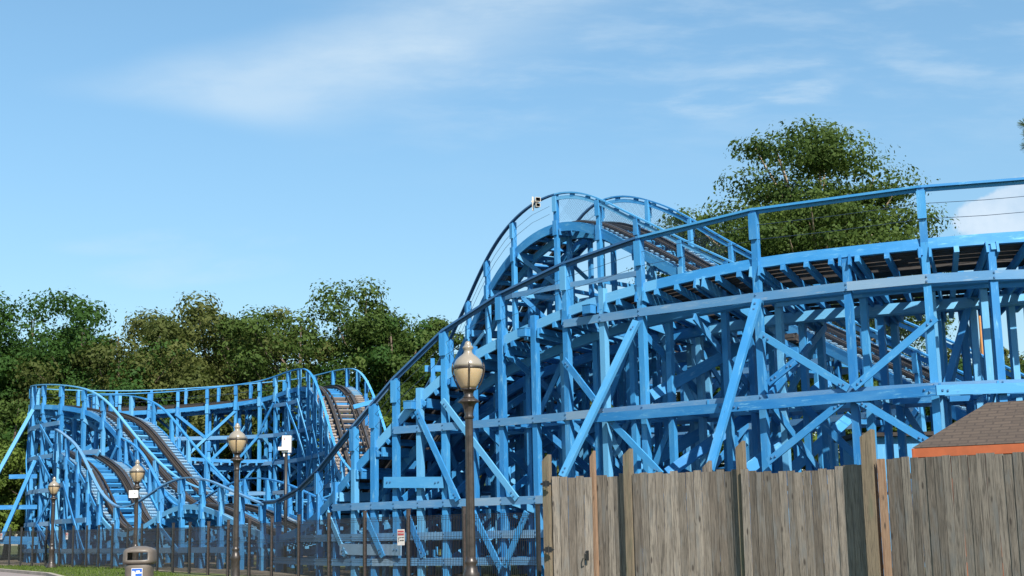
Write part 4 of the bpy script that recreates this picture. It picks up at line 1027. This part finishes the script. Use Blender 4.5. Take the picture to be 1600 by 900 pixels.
U_ = [(20, 600, 84, 4.2, 'leaf_mid', 'lower green tree left of the coaster turnaround'), (105, 592, 82, 3.6, 'leaf_bright', 'bright yellow-green leafy tree behind the coaster turnaround'), (-20, 650, 80, 3.8, 'leaf_bright', 'bright leafy bush at the left edge beside the outriggers'),
      (60, 690, 78.5, 3.4, 'leaf_bright', 'low bright bush behind the outriggers'), (205, 580, 87, 4.6, 'leaf_dark', 'low dark tree behind the top of the left drop'), (295, 575, 88, 4.8, 'leaf_olive', 'low olive tree behind the flat far deck'), (375, 580, 87, 4.6, 'leaf_olive', 'low olive-green tree behind the middle lamp'),
      (500, 560, 88, 4.8, 'leaf_dark', 'dark undergrowth tree just above the crest of the small hill'), (585, 585, 87, 4.6, 'leaf_mid', 'mid-green undergrowth tree right of the small hill'), (625, 622, 80, 3.0, 'leaf_bright', 'bright bush between the small hill and the near climb'),
      (660, 640, 76, 2.4, 'leaf_red', 'bush with reddish leaf tips beside the near climb'), (150, 640, 84, 4.0, 'leaf_mid', 'green bush seen through the left trestle'), (250, 650, 86, 4.5, 'leaf_dark', 'dark bush seen through the trestle under the flat deck'), (340, 655, 86, 4.5, 'leaf_mid', 'green bush seen through the trestle left of the middle lamp'),
      (440, 650, 86, 4.5, 'leaf_dark', 'dark bush seen through the trestle behind the white equipment box'), (530, 660, 86, 4.5, 'leaf_olive', 'olive bush seen through the trestle of the small hill'), (720, 590, 88, 4.6, 'leaf_mid', 'green tree seen through the left leg of the big hill'), (800, 600, 88, 4.8, 'leaf_dark', 'dark tree seen through the trestle under the big hill'),
      (880, 590, 86, 4.8, 'leaf_olive', 'olive tree seen through the trestle right of the nearest lamp'), (960, 520, 86, 5.2, 'leaf_mid', 'mid-green tree behind the middle of the near climb'), (1050, 500, 84, 5.2, 'leaf_dark', 'dark tree behind the right slope of the big hill'), (1140, 480, 84, 5.2, 'leaf_mid', 'mid-green tree below the large crown, seen through the trestle'),
      (1330, 470, 82, 5.2, 'leaf_mid', 'green tree seen through the trestle right of the large crown'), (1425, 500, 82, 4.8, 'leaf_dark', 'dark tree seen through the trestle near the kink of the deck'), (1520, 480, 85, 4.0, 'leaf_olive', 'olive tree seen under the deck near the right edge'), (1600, 510, 82, 4.5, 'leaf_mid', 'green tree seen under the deck at the right edge'), (1235, 560, 78, 4.2, 'leaf_bright', 'bright green bush seen between the near trestle posts')]
for j, (px, py, Y, rx, mt_, lb) in enumerate(U_):
    tree(px, py, Y, rx, lb, mt_, seed=40 + j, n=50, per=480, leaf=.26, base=.02, name='leafy_bush' if 'bush' in lb else 'broadleaf_tree', cat='bush' if 'bush' in lb else 'tree')
# the large tree at right, in tiers with the sky showing between
tree(1258, 172, 60, 6.7, 'large spreading tree with layered foliage rising above the near climb at right', 'leaf_mid', n=195, per=620, leaf=.175, base=.32, seed=91, layer=True, bark='pale_bark', flat_=.38, group=None)
tree(1085, 300, 66, 2.0, 'small crown poking out just left of the large spreading tree', 'leaf_mid', n=30, per=240, leaf=.23, base=.4, seed=92, bark='pale_bark', flat_=.5, group=None)

# young conifers behind the small hill
def conifer(px, py, Y, h, r, label, seed):
    rng = np.random.default_rng(seed); top = at(px, py, Y); g = gz(Y); H = top.z - g; root = thing('young_conifer', (top.x, top.y, g), label, 'conifer', None); cl = []
    z = H
    while z > H - h:
        f = (H - z) / h
        for q in range(2 + int(5 * f)):
            an = rng.random() * 6.28; cl.append((np.array([math.cos(an) * r * f * .7, math.sin(an) * r * f * .7, z]), .12 + r * f * .45))
        z -= .28
    me = leaves_mesh('conifer_crown', cl, 50, .2, rng, M['leaf_bright'], .8); o = bpy.data.objects.new('crown', me); C.objects.link(o); o.parent = root
    mb = MB(); mb.tube([(0, 0, 0), (0, 0, H - .2)], [.14, .03], 8); mb.build('trunk', M['bark'], None).parent = root
conifer(443, 570, 81, 5, 1.5, 'young conifer with a pointed top left of the small hill crest', 5); conifer(469, 574, 82, 5, 1.4, 'young conifer touching the crest of the small hill', 6)

# pine at the right edge: long needles on branch tips
root = thing('pine_tree', (16.6, 33, gz(33)), 'pine with long needles, only its branch tips showing at the upper right edge', 'pine tree')
mb = MB(); H = 15.5; mb.tube([(0, 0, -.2), (.1, 0, 6), (0, 0, 11), (0, 0, H)], [.24, .19, .12, .03], 12); rng = random.Random(4)
nb = MB()
tips = [at(1603, 196, 32), at(1608, 212, 31.6), at(1606, 228, 32.4), at(1622, 180, 32.2), at(1618, 240, 31.5), at(1622, 205, 33)]
bl = Vector((16.6, 33, gz(33)))
tl = [p - bl for p in tips] + [Vector((math.cos(a) * rng.uniform(1, 2.6), math.sin(a) * rng.uniform(1, 2.6), rng.uniform(6, 15))) for a in [rng.uniform(-1.9, 1.9) for _ in range(60)]]
for p in tl:
    a = Vector((0, 0, max(3, p.z - .8))); mb.tube([a, a.lerp(p, .6) + Vector((0, 0, .1)), p], [.045, .025, .01], 5)
    for s_ in range(2):
        c_ = p.lerp(a, .09 * s_); ax = (p - a).normalized()
        for q in range(80):
            d = (ax * rng.uniform(.1, 1.2) + Vector((rng.gauss(0, .7), rng.gauss(0, .7), rng.gauss(.1, .7)))).normalized(); nb.beam(c_, c_ + d * rng.uniform(.13, .22), .005, .004, None, rng.random())
mb.build('trunk', M['bark'], None).parent = root; nb.build('needles', M['needles'], None).parent = root

# grass tufts along the verge
rng = np.random.default_rng(3); n = 26000
t = rng.random(n); ex = np.array(edge2); X = rng.uniform(-27, -9, n); Y = rng.uniform(40, 62, n)
ye = np.interp(X, ex[:, 0][:30], ex[:, 1][:30]); keep = (Y > ye + .3) & (Y < ye + 9); X, Y = X[keep], Y[keep]; n = len(X)
Zg = 0.9 * (1 - np.exp(-Y / 38)); hgt = .03 + .05 * rng.random(n); an = rng.random(n) * 6.28; wd = .012 + .012 * rng.random(n); lx = rng.normal(size=n) * .02
V_ = np.stack([np.stack([X - np.cos(an) * wd, Y - np.sin(an) * wd, Zg], 1), np.stack([X + np.cos(an) * wd, Y + np.sin(an) * wd, Zg], 1), np.stack([X + lx, Y + lx, Zg + hgt], 1)], 1).reshape(-1, 3)
me = bpy.data.meshes.new('grass_tufts'); me.vertices.add(3 * n); me.vertices.foreach_set('co', V_.ravel()); me.loops.add(3 * n); me.loops.foreach_set('vertex_index', np.arange(3 * n)); me.polygons.add(n)
me.polygons.foreach_set('loop_start', np.arange(0, 3 * n, 3)); me.polygons.foreach_set('loop_total', np.full(n, 3)); me.update(calc_edges=True)
av = me.attributes.new('var', 'FLOAT', 'FACE'); av.data.foreach_set('value', rng.random(n).astype(np.float32)); me.materials.append(M['leaf_bright'])
o = bpy.data.objects.new('grass', me); C.objects.link(o); tag(o, 'short green grass on the verge in front of the black fence', 'grass', kind='stuff')

for o in bpy.data.objects:
    if '_w' in o: del o['_w']
